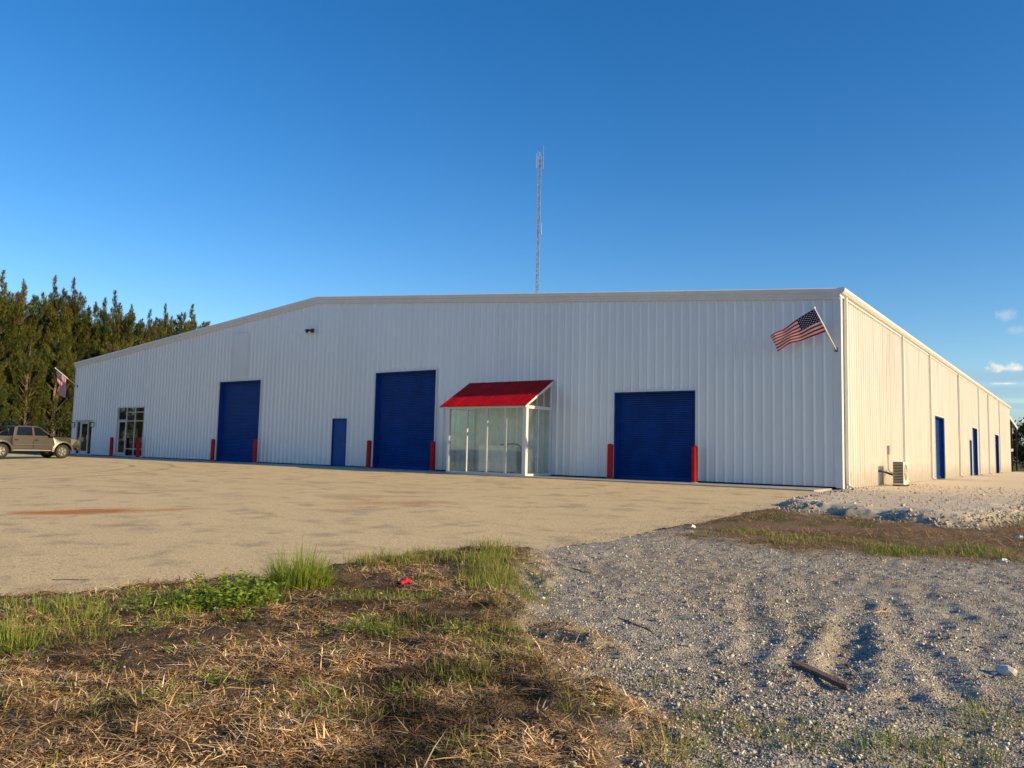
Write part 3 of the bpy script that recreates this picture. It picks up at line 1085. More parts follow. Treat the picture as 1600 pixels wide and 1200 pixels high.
nr = 6
rx0, rx1 = PX0 - 0.26, PX1 + 0.07
for i in range(nr):
    a = rx0 + (rx1 - rx0) * i / nr
    b = rx0 + (rx1 - rx0) * (i + 1) / nr
    mb = MB()
    hgt = 0.010 + 0.002 * (i % 2)
    prof = [(a + .002, 0.0), (a + 0.02, hgt), (a + 0.05, hgt), (a + 0.07, 0.0), (b - 0.002, 0.0)]
    for (p, hp), (q, hq) in zip(prof[:-1], prof[1:]):
        for yy0, yy1, sg in ((ex, (ex - .045) / 2, 0.004), ((ex - .045) / 2, -0.045, 0.0)):
            mb.quad(*[(x_ - O.x, y_ - O.y, rz(y_) + h_ - O.z + 0.02) for x_, y_, h_ in ((p, yy0, hp), (q, yy0, hq), (q, yy1, hq), (p, yy1, hp))])
    # underside and front edge
    mb.quad(*[(x_ - O.x, y_ - O.y, rz(y_) - O.z - .006) for x_, y_ in ((a, -0.045), (b, -0.045), (b, ex), (a, ex))])
    mb.quad(*[(x_ - O.x, ex - O.y, z_ - O.z) for x_, z_ in ((a, RZ0 - .006), (b, RZ0 - .006), (b, RZ0 + .02), (a, RZ0 + .02))])
    mb.build('roof_sheet', 'red_roof', pc)
for x in (rx0 + .004, rx1 - 0.10):
    mb = MB()
    for xx_, fl in ((x, 1), (x + 0.085, 0)):
        q = [(xx_ - O.x, ex + .01 - O.y, RZ0 - .01 - O.z), (xx_ - O.x, -0.05 - O.y, rz(-.05) - .012 - O.z), (xx_ - O.x, -0.05 - O.y, rz(-.05) - .15 - O.z), (xx_ - O.x, ex + .01 - O.y, RZ0 - .075 - O.z)]
        mb.quad(*(q if fl else q[::-1]))
    i0 = len(mb.v) - 8
    for j in range(4):
        j2 = (j + 1) % 4
        mb.f.append((i0 + j, i0 + 4 + (3 - j) % 4 if False else i0 + 4 + j, i0 + 4 + j2, i0 + j2))
    mb.build('rafter', 'white_trim', pc)
for x in (PX1 - 0.03, PX0 + .03):
    mb = MB()
    mb.quad(*[(x - O.x, y - O.y, z - O.z) for y, z in ((PY + .14, PH + .09), (-0.05, PH + .09), (-0.05, rz(-.05) - .14), (PY + .14, rz(PY + .14) - .1))])
    mb.build('gable_pane', 'dusty_glass', pc)
pbox('gable_stile', PX1 - 0.06, PX1, -0.10, -0.05, PH + .09, rz(-.05) - .14)
# the machine inside and its hose
mc = empty('air_compressor', (-12.05, -0.75, -0.012), 'white cabinet machine standing inside the glazed porch', 'machine')
MB().box(-0.62, 0.62, -0.36, 0.36, 0.10, 1.02).build('cabinet', 'white_enamel', mc, bevel=.02)
for a, b in ((-0.58, -0.02), (0.02, 0.58)):
    MB().box(a, b, -0.375, -0.361, 0.18, 0.94).build('front_panel', 'white_enamel', mc, bevel=.005)
MB().box(-0.64, 0.64, -0.38, 0.38, 1.02, 1.06).build('lid', 'white_enamel', mc, bevel=.01)
for a in (-0.5, 0.44):
    for b in (-0.3, 0.24):
        MB().box(a, a + .07, b, b + .07, 0.0, 0.10).build('foot', 'black_metal', mc)
hp = [(-12.0, -0.65, 1.075), (-11.7, -0.68, 1.10), (-11.30, -0.75, 1.12), (-11.00, -0.85, 1.08), (-10.78, -0.95, 0.90), (-10.62, -1.02, 0.60), (-10.55, -1.10, 0.32), (-10.42, -1.22, 0.10), (-10.33, -1.30, 0.03)]
hs_ = []
for i in range(len(hp) - 1):
    for k in range(4):
        p0, p1, p2, p3 = (Vector(hp[max(0, min(len(hp) - 1, i + j))]) for j in (-1, 0, 1, 2))
        t_ = k / 4
        hs_.append(0.5 * ((2 * p1) + (p2 - p0) * t_ + (2 * p0 - 5 * p1 + 4 * p2 - p3) * t_ ** 2 + (3 * p1 - p0 - 3 * p2 + p3) * t_ ** 3))
hs_.append(Vector(hp[-1]))
tag(MB().tube(hs_, 0.026, 8).build('hose', 'rubber_black', smooth=True), 'black rubber hose looping off the white machine in the porch', 'hose')

# ------------------------------------------------------------------ small things on the walls
for x, l in ((-46.62, 'black wall lantern between the glass entrance and the building corner'), (-44.12, 'black wall lantern between the glass entrance and the storefront')):
    w = empty('wall_lantern', (x, -0.04, 1.72), l, 'lamp', 'lanterns beside the glass entrance')
    MB().box(-0.05, 0.05, -0.03, 0.005, 0.05, 0.3).build('back_plate', 'black_metal', w)
    MB().box(-0.075, 0.075, -0.19, -0.03, 0.27, 0.31).build('hood', 'black_metal', w)
    MB().box(-0.055, 0.055, -0.17, -0.05, 0.03, 0.27).build('shade', 'lamp_glass', w)
    MB().box(-0.065, 0.065, -0.18, -0.04, 0.0, 0.03).build('base', 'black_metal', w)
    for a in (-.065, .053):
        for b in (-.18, -.052):
            MB().box(a, a + .012, b, b + .012, .03, .27).build('bar', 'black_metal', w)
fl = empty('flood_light', (-23.73, -0.036, 6.30), 'small black twin-head flood light high on the front wall', 'light')
MB().box(-0.06, 0.06, -0.06, 0.0, -0.05, 0.09).build('junction_box', 'black_metal', fl)
for s in (-1, 1):
    h = MB().lathe([(0.0, 0.02), (0.05, 0.02), (0.10, -0.16), (0.0, -0.15)], axis='Z', n=14).build('lamp_head', 'black_metal', fl)
    h.location = (0.15 * s, -0.14, 0.06)
    h.rotation_euler = (math.radians(-50), math.radians(-35 * s), 0)
    MB().tube([(0, -.05, .03), (.15 * s, -.12, .07)], .018, 6).build('arm', 'black_metal', fl)
sl = empty('security_light', (0.03, 60.3, 1.85), 'small white box light on the far end of the side wall', 'light')
MB().box(0, 0.25, -0.14, 0.14, 0, 0.22).build('housing', 'white_enamel', sl, bevel=.01)
MB().box(0.05, 0.22, -0.1, 0.1, -0.05, -0.001).build('lens', 'lamp_glass', sl)
ac = empty('air_conditioner', (0.62, 5.45, -0.03), 'beige outdoor air conditioner unit beside the sunlit side wall', 'air conditioner')
MB().box(-0.17, 0.17, -0.45, 0.40, 0.05, 0.82).build('casing', 'beige_enamel', ac, bevel=.015)
gr = MB()
for i in range(14):
    z = 0.11 + i * 0.052
    gr.box(-0.15, 0.15, -0.462, -0.451, z, z + 0.034)
gr.build('coil_grille', 'coil_dark', ac)
MB().lathe([(0.0, 0.172), (0.27, 0.172), (0.27, 0.178), (0.0, 0.178)], axis='Y', n=24).build('fan_opening', 'coil_dark', ac).rotation_euler = (0, 0, -math.pi / 2)
ac.children[-1].location = (0, -0.08, 0.47)
fg = MB()
for r in (0.08, 0.15, 0.22, 0.285):
    fg.tube([(0.185, -0.08 + r * math.cos(a), 0.47 + r * math.sin(a)) for a in np.linspace(0, 2 * math.pi, 25)], 0.006, 5, False)
for a in np.linspace(0, math.pi, 5)[:-1]:
    fg.tube([(0.185, -0.08 + .285 * math.cos(a), 0.47 + .285 * math.sin(a)), (0.185, -0.08 - .285 * math.cos(a), 0.47 - .285 * math.sin(a))], 0.006, 5, False)
fg.build('fan_guard', 'beige_enamel', ac)
for b in (-0.35, 0.3):
    MB().box(-0.2, 0.2, b, b + 0.06, -0.02, 0.05).build('foot', 'black_metal', ac)
MB().box(0.03, 0.12, 6.27, 6.45, 1.05, 1.36).build('disconnect_box', 'grey_plastic')
tag(bpy.data.objects['disconnect_box'], 'small grey electrical box on the side wall above the air conditioner', 'electrical box')
tag(MB().tube([(0.06, 6.36, 1.05), (0.06, 6.36, 0.62), (0.075, 6.30, 0.5), (0.2, 6.0, 0.42), (0.46, 5.72, 0.36)], 0.022, 7).build('conduit', 'grey_plastic', smooth=True), 'thin grey conduit from the electrical box to the air conditioner', 'conduit')
tag(MB().tube([(0.05, 4.75, 0.47), (0.12, 4.80, 0.47), (0.30, 5.05, 0.40), (0.46, 5.18, 0.33)], 0.035, 8).build('refrigerant_line', 'rubber_black', smooth=True), 'dark insulated pipe between the side wall and the air conditioner', 'pipe')


# ------------------------------------------------------------------ flags
def flag(base, tip, name, label, droop, ripple, seed, s0=0.03, fold=0.0):
    root = empty(name, base, label, 'flag', 'flags on the front wall')
    B, T = Vector((0, 0, 0)), Vector(tip) - Vector(base)
    MB().tube([B, T], 0.017, 8).build('pole', 'flag_cloth_pole', root, smooth=True)
    MB().lathe([(0, -.03), (.028, -.015), (.034, 0.005), (.02, .03), (0, .036)], n=10).build('finial', 'flag_cloth_pole', root, smooth=True).location = T
    MB().box(-.05, .05, -0.01, .05, -.07, .07).build('bracket', 'galvanised', root)
    ax = T.normalized()
    hoist = 0.86
    fly = 1.50
    top = T - ax * s0

    def cloth(u, v):          # u 0..1 along the fly, v 0..1 down the hoist
        p = top - ax * hoist * v
        d = Vector(droop).normalized()
        a = fly * u
        sag = Vector((0, 0, -0.10 * u * u * (1 - .3 * v)))
        w = ripple * u * math.sin(7.5 * u + 2.2 * v + seed) + ripple * .5 * u * math.sin(15 * u - 4 * v + 2 * seed)
        gather = ax * (hoist * (v - 0.5) * fold * u)
        n_ = d.cross(ax).normalized()
        return p + d * a + sag + n_ * w + gather
    NU, NV = 40, 13

    def grid(name_, u0, u1, v0, v1, nu, nv, off, colf):
        vs_, cs_, fs_ = [], [], []
        for j in range(nv):
            va, vb = v0 + (v1 - v0) * j / nv, v0 + (v1 - v0) * (j + 1) / nv
            for i in range(nu):
                ua, ub = u0 + (u1 - u0) * i / nu, u0 + (u1 - u0) * (i + 1) / nu
                k = len(vs_)
                vs_ += [cloth(ua, va), cloth(ub, va), cloth(ub, vb), cloth(ua, vb)]
                cs_ += [colf((ua + ub) / 2, (va + vb) / 2)] * 4
                fs_.append((k, k + 1, k + 2, k + 3))
        return mesh_np(name_, np.array([tuple(q) for q in vs_]), fs_, 'fabric', root, cols=np.array(cs_), smooth=False)
    red, white, blue = (.42, .003, .018), (.64, .63, .65), (.006, .011, .085)
    for r in range(13):
        u0 = 0.40 if r < 7 else 0.0
        grid('stripe', u0, 1.0, r / 13, (r + 1) / 13, 24 if r < 7 else 40, 2, 0, lambda a, b, r=r: red if r % 2 == 0 else white)
    grid('canton', 0.0, 0.40, 0.0, 7 / 13, 16, 14, 0, lambda a, b: blue)
    sv, sf, scl = [], [], []
    for side in (1, -1):
        for row in range(9):
            for c in range(6 if row % 2 == 0 else 5):
                cu = 0.40 * ((c * 2 + 1 + (row % 2)) / 12)
                cv = 7 / 13 * (row + 1) / 10
                p = cloth(cu, cv)
                du = (cloth(cu + .01, cv) - p).normalized()
                dv = (cloth(cu, cv + .01) - p).normalized()
                n_ = du.cross(dv).normalized() * 0.004 * side
                k = len(sv)
                sv.append(p + n_)
                for q in range(10):
                    rr_ = 0.027 if q % 2 == 0 else 0.0105
                    a = math.pi * q / 5
                    sv.append(p + n_ - dv * rr_ * math.cos(a) + du * rr_ * math.sin(a))
                for q in range(10):
                    sf.append((k, k + 1 + q, k + 1 + (q + 1) % 10))
    st = mesh_np('stars', np.array([tuple(q) for q in sv]), sf, 'fabric', root, cols=np.tile(white, (len(sv), 1)))
    st['kind'] = 'stuff'
    return root


flag((-0.09, -0.045, 4.07), (-0.40, -1.17, 5.17), 'flag', 'red, white and blue striped flag on a slanted pole by the sunlit corner', (-1.0, 0.10, -0.36), 0.07, 0.4, fold=0.36)
flag((-46.62, -0.045, 4.35), (-46.9, -1.33, 5.42), 'flag', 'drooping striped flag on a slanted pole at the wall end beside the tall pines', (-0.42, 0.30, -0.86), 0.10, 1.7, fold=0.35)

# ------------------------------------------------------------------ pickup truck
TX, TY = -39.85, -4.15
tr = empty('pickup_truck', (TX, TY, float(lot_z(TX, TY)) + 0.006), 'tan metallic crew-cab pickup truck parked by the far end of the front wall', 'pickup truck', rz=math.radians(92.0))
tr.scale = (0.95, 0.95, 0.97)


def prof_solid(pts, hw, name, m, bevel=0.04, zt=None, parent=tr, taper=None):
    """side outline (x, z) drawn across the width; taper(z) gives the half width at a height"""
    bm = bmesh.new()
    hwf = taper or (lambda z: hw)
    A = [bm.verts.new((x, -hwf(z), z)) for x, z in pts]
    B = [bm.verts.new((x, hwf(z), z)) for x, z in pts]
    bm.faces.new(A)
    bm.faces.new(B[::-1])
    n = len(pts)
    for i in range(n):
        j = (i + 1) % n
        bm.faces.new((A[j], A[i], B[i], B[j]))
    bmesh.ops.recalc_face_normals(bm, faces=bm.faces)
    if bevel:
        es = [e for e in bm.edges if e.is_manifold and (e.calc_face_angle(0) > 0.9)]
        bmesh.ops.bevel(bm, geom=es, offset=bevel, segments=3, affect='EDGES', profile=0.6, clamp_overlap=True)
    bmesh.ops.triangulate(bm, faces=[f for f in bm.faces if len(f.verts) > 4])
    me = bpy.data.meshes.new(name)
    bm.to_mesh(me)
    bm.free()
    me.materials.append(MATS[m])
    o = bpy.data.objects.new(name, me)
    COL.objects.link(o)
    o.parent = parent
    return o


WB = 3.20
arch = lambda c, a0, a1, r=0.50, n=9: [(c + r * math.cos(math.radians(a)), 0.39 + r * math.sin(math.radians(a))) for a in np.linspace(a0, a1, n)]
body = [(0.90, 0.62), (0.93, 0.80), (0.90, 0.98), (0.80, 1.08), (0.45, 1.14), (-0.52, 1.19), (-2.62, 1.21), (-2.66, 1.21), (-2.68, 1.20), (-4.40, 1.20), (-4.45, 1.12), (-4.43, 0.62), (-4.30, 0.52)]
body += arch(-WB, 165, 12)[::1] if False else [(-WB - 0.50, 0.50)] + [p for p in arch(-WB, 165, 15)] + [(-WB + 0.50, 0.48), (-0.50, 0.48)] + [p for p in arch(0.0, 165, 15)] + [(0.52, 0.55)]
prof_solid(body, 0.93, 'body', 'car_paint', bevel=0.03, taper=lambda z: 0.93 - 0.10 * max(0, z - 0.95) / 0.25 - 0.04 * max(0, .7 - z) / .25)
MB().box(-4.2, 0.6, -0.60, 0.60, 0.40, 0.95).build('chassis', 'car_black', tr)
cab = [(-0.42, 1.16), (-1.16, 1.70), (-1.45, 1.765), (-2.30, 1.76), (-2.50, 1.70), (-2.62, 1.16)]
prof_solid(cab, 0.85, 'cab', 'car_paint', bevel=0.03, taper=lambda z: 0.835 - 0.17 * (z - 1.16) / 0.6)
hwc = lambda z: 0.835 - 0.17 * (z - 1.16) / 0.6
for s in (-1, 1):
    for q in ([(-0.68, 1.235), (-1.22, 1.665), (-1.52, 1.69), (-1.50, 1.235)], [(-1.62, 1.235), (-1.63, 1.69), (-2.33, 1.685), (-2.45, 1.235)]):
        mb = MB()
        mb.quad(*[(x, s * (hwc(z) + 0.006), z) for x, z in (q if s > 0 else q[::-1])])
        mb.build('side_window', 'dark_glass', tr)
mb = MB()
mb.quad((-0.50, -0.70, 1.235), (-0.50, 0.70, 1.235), (-1.10, 0.60, 1.672), (-1.10, -0.60, 1.672))
mb.v = [(x + 0.012, y, z + 0.012) for x, y, z in mb.v]
mb.build('windscreen', 'dark_glass', tr)
for s in (-1, 1):
    for x in (-1.42, -2.44):
        MB().box(x - 0.09, x + 0.09, s * 0.93 - 0.02, s * 0.93 + 0.02, 0.995, 1.03).build('door_handle', 'car_black', tr)
    for x in (-0.50, -1.575, -2.65):
        MB().box(x - 0.006, x + 0.006, s * 0.925 - .008, s * 0.925 + .008, 0.55, 0.97).build('door_seam', 'car_black', tr)
    MB().box(-2.62, -0.62, s * 0.90 - 0.03, s * 0.90 + 0.05, 0.40, 0.47).build('side_step', 'chrome', tr, bevel=.015)
    MB().box(-2.6, -0.6, s * 0.932 - .01, s * 0.932 + .012, 0.71, 0.745).build('side_moulding', 'car_flare', tr)
    m_ = MB().box(-0.13, 0.13, -0.06, 0.06, -0.08, 0.10).build('door_mirror', 'car_black', tr, bevel=.03)
    m_.location = (-0.66, s * 1.0, 1.27)
    for c in (0.0, -WB):
        f_ = MB()
        pts_i = [(c + 0.49 * math.cos(a), 0.39 + 0.49 * math.sin(a)) for a in np.linspace(-0.05, math.pi + 0.05, 17)]
        pts_o = [(c + 0.60 * math.cos(a), 0.39 + 0.58 * math.sin(a)) for a in np.linspace(-0.05, math.pi + 0.05, 17)]
        for i in range(16):
            a, b, c_, d = pts_i[i], pts_i[i + 1], pts_o[i + 1], pts_o[i]
            yo = s * 0.985
            yi = s * 0.92
            f_.quad(*[(p[0], y_, p[1]) for p, y_ in (((a, yo), (b, yo), (c_, s * .955), (d, s * .955)) if s < 0 else ((d, s * .955), (c_, s * .955), (b, yo), (a, yo)))])
            f_.quad(*[(p[0], y_, p[1]) for p, y_ in ((a, yi), (b, yi), (b, yo), (a, yo))])
            f_.quad(*[(p[0], y_, p[1]) for p, y_ in ((d, s * .955), (c_, s * .955), (c_, yi), (d, yi))])
        f_.build('fender_flare', 'car_flare', tr)
    MB().box(0.68, 0.915, s * 0.70 - 0.14, s * 0.70 + 0.14, 0.87, 1.02).build('headlight', 'lamp_glass', tr, bevel=.03)
    MB().box(-4.46, -4.38, s * 0.80 - 0.08, s * 0.80 + 0.08, 0.78, 1.08).build('tail_light', 'red_paint', tr)
MB().box(0.80, 1.0, -0.88, 0.88, 0.47, 0.74).build('front_bumper', 'car_black', tr, bevel=.05)
MB().box(0.86, 0.945, -0.50, 0.50, 0.78, 1.0).build('grille', 'car_black', tr, bevel=.02)
MB().box(-4.60, -4.42, -0.88, 0.88, 0.50, 0.68).build('rear_bumper', 'chrome', tr, bevel=.04)
MB().box(0.1, 0.72, -0.62, 0.62, 1.135, 1.165).build('hood_guard', 'car_black', tr, bevel=.01)
rb = MB()
for s in (-.72, .72):
    rb.tube([(-2.80, s, 1.18), (-2.84, s, 1.55), (-2.95, s * .92, 1.66)], 0.035, 8)
    rb.tube([(-2.86, s, 1.52), (-3.55, s, 1.2)], 0.03, 8)
rb.tube([(-2.95, -.67, 1.66), (-2.95, .67, 1.66)], 0.035, 8)
rb.build('roll_bar', 'car_black', tr, smooth=True)
wheel0 = None
for c in (0.0, -WB):
    for s in (-1, 1):
        w = MB().lathe([(0.25, -0.115), (0.345, -0.125), (0.378, -0.09), (0.385, 0.0), (0.378, 0.09), (0.345, 0.125), (0.25, 0.115)], axis='Y', n=32).build('wheel', 'rubber_black', tr, smooth=True)
        w.location = (c, s * 0.83, 0.385)
        d = MB().lathe([(0.25, -0.10), (0.255, 0.09), (0.235, 0.10), (0.225, 0.05), (0.0, 0.04)], axis='Y', n=28).build('rim', 'galvanised', w, smooth=False)
        sp_ = MB()
        for k in range(6):
            a = k * math.pi / 3
            sp_.tube([(0.05 * math.cos(a), 0.075, 0.05 * math.sin(a)), (0.225 * math.cos(a), 0.085, 0.225 * math.sin(a))], [0.045, 0.032], 6)
        sp_.lathe([(0.0, 0.115), (0.055, 0.11), (0.065, 0.06)], axis='Y', n=14)
        sp_.build('spokes', 'chrome', w)
        if s < 0:
            w.rotation_euler = (0, 0, math.pi)

# ------------------------------------------------------------------ mast
mx_, my_ = -64.0, 77.1
ms = empty('radio_mast', (mx_, my_, 0), 'tall thin lattice radio mast rising behind the warehouse roof', 'mast')
H = 48.0
lt_ = MB()
side_ = 0.50
vv_ = [(side_ * .577 * math.cos(a), side_ * .577 * math.sin(a)) for a in (0.4, 0.4 + 2.094, 0.4 + 4.189)]
wv = lambda z: 1.0 if z < 36 else 0.85
for (a, b) in vv_:
    lt_.tube([(a, b, -0.2), (a, b, H)], 0.042, 5)
z = 0.0
kk = 0
while z < H - 0.6:
    for i in range(3):
        a, b = vv_[i], vv_[(i + 1) % 3]
        lt_.tube([(a[0], a[1], z), (b[0], b[1], z + 0.9 if kk % 2 else z)], 0.018, 3, False)
        lt_.tube([(b[0], b[1], z) if kk % 2 else (a[0], a[1], z), (a[0], a[1], z + 0.9) if kk % 2 else (b[0], b[1], z + 0.9)], 0.022, 3, False)
    z += 0.9
    kk += 1
lt_.build('lattice', 'galvanised', ms)
hd = MB()
for (a, b) in ((.75, 0), (-0.6, .4), (-.2, -.6)):
    hd.tube([(0, 0, H - 1.6), (a, b, H - 1.6)], .03, 5)
    hd.tube([(0, 0, H - .8), (a, b, H - .8)], .03, 5)
hd.build('head_frame', 'galvanised', ms)
for (a, b, z0, z1, r) in ((.75, 0, H - 2.2, H + 1.6, .03), (-0.6, .4, H - 1.6, H + 1.2, .03), (-.2, -.6, H - 2.0, H + .4, .035), (0, 0, H, H + .7, .10)):
    MB().tube([(a, b, z0), (a, b, z1)], [r, r * .5], 6).build('antenna', 'galvanised', ms)
for (z0, z1, o_) in ((H - 12.8, H - 10.8, .5),):
    MB().tube([(.2, .1, z0 + .3), (o_, .2, z0 + .3)], .04, 5).build('bracket', 'galvanised', ms)
    MB().tube([(o_, .2, z0), (o_ + .25 * (z1 - z0 > 5), .2, z1)], [.08 if z1 - z0 < 5 else .025, .02], 6).build('antenna', 'grey_plastic', ms)


# ------------------------------------------------------------------ trees
def diamonds(P, D, S, L, Wd):
    """one narrow diamond for each point: P centres, D direction, S side direction"""
    a = P - D * L[:, None] * 0.5
    c = P + D * L[:, None] * 0.5
    b = P + S * Wd[:, None] * 0.5
    d = P - S * Wd[:, None] * 0.5
    v = np.stack([a, b, c, d], 1).reshape(-1, 3)
    i = np.arange(len(P)) * 4
    return v, np.stack([i, i + 1, i + 2, i + 3], 1)


def unit(a):
    return a / np.maximum(np.linalg.norm(a, axis=1, keepdims=True), 1e-9)


def pine_mesh(seed, H, spread, n_plume, per):
    """feathery evergreen: several leaders, and upswept flame-shaped plumes of fine needles with dark gaps between"""
    r = np.random.default_rng(seed)
    tk = MB()
    pts = [(0.12 * math.sin(k * 0.9 + seed), 0.12 * math.cos(k * 1.1 + seed), H * 0.93 * k / 10) for k in range(11)]
    pts[0] = (pts[0][0], pts[0][1], -0.3)
    tk.tube(pts, [0.24 * (1 - k / 10.5) + 0.015 for k in range(11)], 8)
    plumes = []                                   # base, axis, length, radius
    nl = int(r.integers(3, 6))
    for k in range(nl):                           # leaders that make the spiky top
        a = r.uniform(0, 6.28)
        top = H * (1.0 if k == 0 else r.uniform(.74, .95))
        q = 0.0 if k == 0 else spread * r.uniform(.22, .42)
        bx_, by_ = q * math.cos(a), q * math.sin(a)
        tk.tube([(0, 0, top * .45), (bx_ * .7, by_ * .7, top * .7), (bx_, by_, top * .97)], [.09, .05, .012], 5, False)
        for j in range(9):
            f = j / 8
            ln = 1.9 - 1.05 * f
            z = top * .70 + (top * .30) * f - ln * .8
            b2 = r.uniform(0, 6.28)
            w = .65 * (1 - f) + .10
            ax = np.array([math.cos(b2) * w, math.sin(b2) * w, 1.0])
            plumes.append((np.array([bx_, by_, z]), ax / np.linalg.norm(ax), ln * 1.05, .25 * ln))
    for k in range(n_plume):
        t = 0.03 + 0.80 * ((k + r.random()) / n_plume)
        R = spread * (1 - t) ** .6 * min(1.0, (t + .25) / .4)
        az = r.uniform(0, 6.28)
        q = R * math.sqrt(r.uniform(.12, 1.0))
        ln = r.uniform(1.3, 2.7) * (1.1 - .4 * t) * H / 16
        out = r.uniform(.25, .95)
        ax = np.array([math.cos(az) * out, math.sin(az) * out, 1.0])
        p0 = np.array([q * math.cos(az), q * math.sin(az), H * t])
        ax = ax / np.linalg.norm(ax)
        plumes.append((p0, ax, ln, r.uniform(.17, .27) * ln))
        if k % 2 == 0:
            tk.tube([(0, 0, max(.3, H * t - q * .8)), tuple(p0 * np.array([.55, .55, 1]) - np.array([0, 0, q * .25])), tuple(p0 + ax * ln * .5)], [.05, .035, .01], 4, False)
    Vs, Cs = [], []
    for p0, ax, ln, rad in plumes:
        m = int(per * (ln / 2.0) ** 1.4 * r.uniform(.8, 1.2)) + 12
        s = r.random(m)
        prof = np.sin(np.pi * np.clip(s, 0, 1) ** .62) ** .8 + .03
        th = r.uniform(0, 2 * np.pi, m)
        e1 = np.cross(ax, [0.3, 0.1, 1.0])
        e1 /= np.linalg.norm(e1)
        e2 = np.cross(ax, e1)
        out = e1 * np.cos(th)[:, None] + e2 * np.sin(th)[:, None]
        C = p0 + ax * (s * ln)[:, None] + out * (rad * prof * r.random(m) ** .55)[:, None]
        D = unit(ax * 1.0 + out * 0.6 + r.normal(0, .28, (m, 3)))
        S = unit(np.cross(D, r.normal(0, 1, (m, 3))))
        v, f = diamonds(C, D, S, r.uniform(.28, .62, m), r.uniform(.035, .075, m))
        Vs.append(v)
        warm = r.random()
        col = np.array([.125, .122, .024]) * (1 - warm) + np.array([.058, .086, .024]) * warm
        if r.random() < 0.06:
            col = np.array([.13, .10, .05])
        c = col * r.uniform(.75, 1.25) * r.uniform(.7, 1.3, (m, 1))
        Cs.append(np.repeat(c, 4, 0))
    V = np.concatenate(Vs)
    V[:, 2] = np.maximum(V[:, 2], 0.02)
    return tk, V, np.arange(len(V)).reshape(-1, 4), np.concatenate(Cs)


PINES = []
for sd_, H_, sp_, npl, per in ((1, 16.5, 3.4, 120, 200), (2, 17.5, 3.0, 115, 200), (3, 15.0, 3.6, 115, 200), (4, 18.0, 2.4, 100, 190), (5, 13.0, 2.9, 85, 200)):
    tk, V, F, Cc = pine_mesh(sd_, H_, sp_, npl, per)
    e = empty('pine_tree', (0, 0, 0), 'tall feathery evergreen in the windbreak row behind the pickup truck', 'tree', 'tall evergreens in the windbreak row')
    tk.build('trunk', 'bark', e, smooth=True)
    mesh_np('crown', V, F, 'foliage', e, cols=Cc)
    PINES.append([e, H_, False])
SPOTS = [  # x, y, height, variant
    (-86.0, 10.2, 15.8, 3), (-86.5, 13.8, 15.2, 1), (-86.2, 17.2, 15.6, 3), (-87.0, 22.0, 15.0, 1), (-87.5, 26.0, 15.4, 3), (-94.0, 31.5, 16.6, 0), (-93.5, 36.0, 17.2, 1),
    (-80.3, 7.8, 17.3, 0), (-83.0, 10.8, 17.2, 2), (-82.6, 13.6, 18.2, 1), (-83.0, 15.7, 18.4, 3), (-83.1, 18.3, 16.1, 2), (-83.3, 20.5, 17.8, 0), (-83.9, 22.8, 16.6, 2),
    (-82.2, 25.4, 14.6, 4), (-89.7, 28.2, 17.5, 3), (-91.0, 31.2, 17.6, 1), (-97.6, 34.7, 20.0, 3), (-90.0, 33.2, 17.9, 1), (-91.2, 34.9, 19.3, 0), (-84.0, 27.8, 15.4, 2),
    (-79.8, 4.8, 16.8, 1), (-80.0, 1.5, 17.6, 0), (-80.0, -2.0, 16.0, 2), (-80.5, -5.5, 17.0, 1),
    (-77.6, 9.6, 10.8, 4), (-78.0, 12.4, 12.2, 4), (-77.2, 15.2, 9.5, 4), (-78.4, 18.6, 12.8, 0), (-78.6, 21.6, 11.8, 2), (-88.5, 9.0, 17.5, 2), (-88.7, 12.5, 16.8, 1), (-88.5, 16.6, 17.3, 0), (-88.2, 20.0, 16.4, 2), (-88.8, 24.0, 16.0, 0), (-76.6, 5.8, 9.0, 4), (-77.0, 2.4, 11.0, 0), (-86.2, 31.0, 15.0, 4), (-92.6, 38.2, 15.8, 0)]
SPOTS += [(-80.5 + random.uniform(-1.5, 1.5), -9.0 - 3.4 * k, random.uniform(15, 18), (0, 2, 1)[k % 3]) for k in range(15)]   # the row goes on past the lot (seen in the storefront panes)
for x, y, h, v in SPOTS:
    p = PINES[v]
    o = p[0] if not p[2] else copy_tree(p[0])
    p[2] = True
    o.location = (x, y, -0.05)
    o['label'] = 'tall feathery evergreen in the windbreak row behind the pickup truck'
    o['group'] = 'tall evergreens in the windbreak row'
    if h < 13.5:
        o['label'] = 'short young feathery evergreen in front of the taller windbreak trees'
        o['group'] = 'short evergreens in front of the row'
    elif x < -86:
        o['label'] = 'tall feathery evergreen behind the front trees of the windbreak row'
        o['group'] = 'evergreens at the back of the row'
    s = h / p[1]
    o.scale = (s * random.uniform(.92, 1.1), s * random.uniform(.92, 1.1), s)
    o.rotation_euler = (0, 0, random.uniform(0, 6.28))


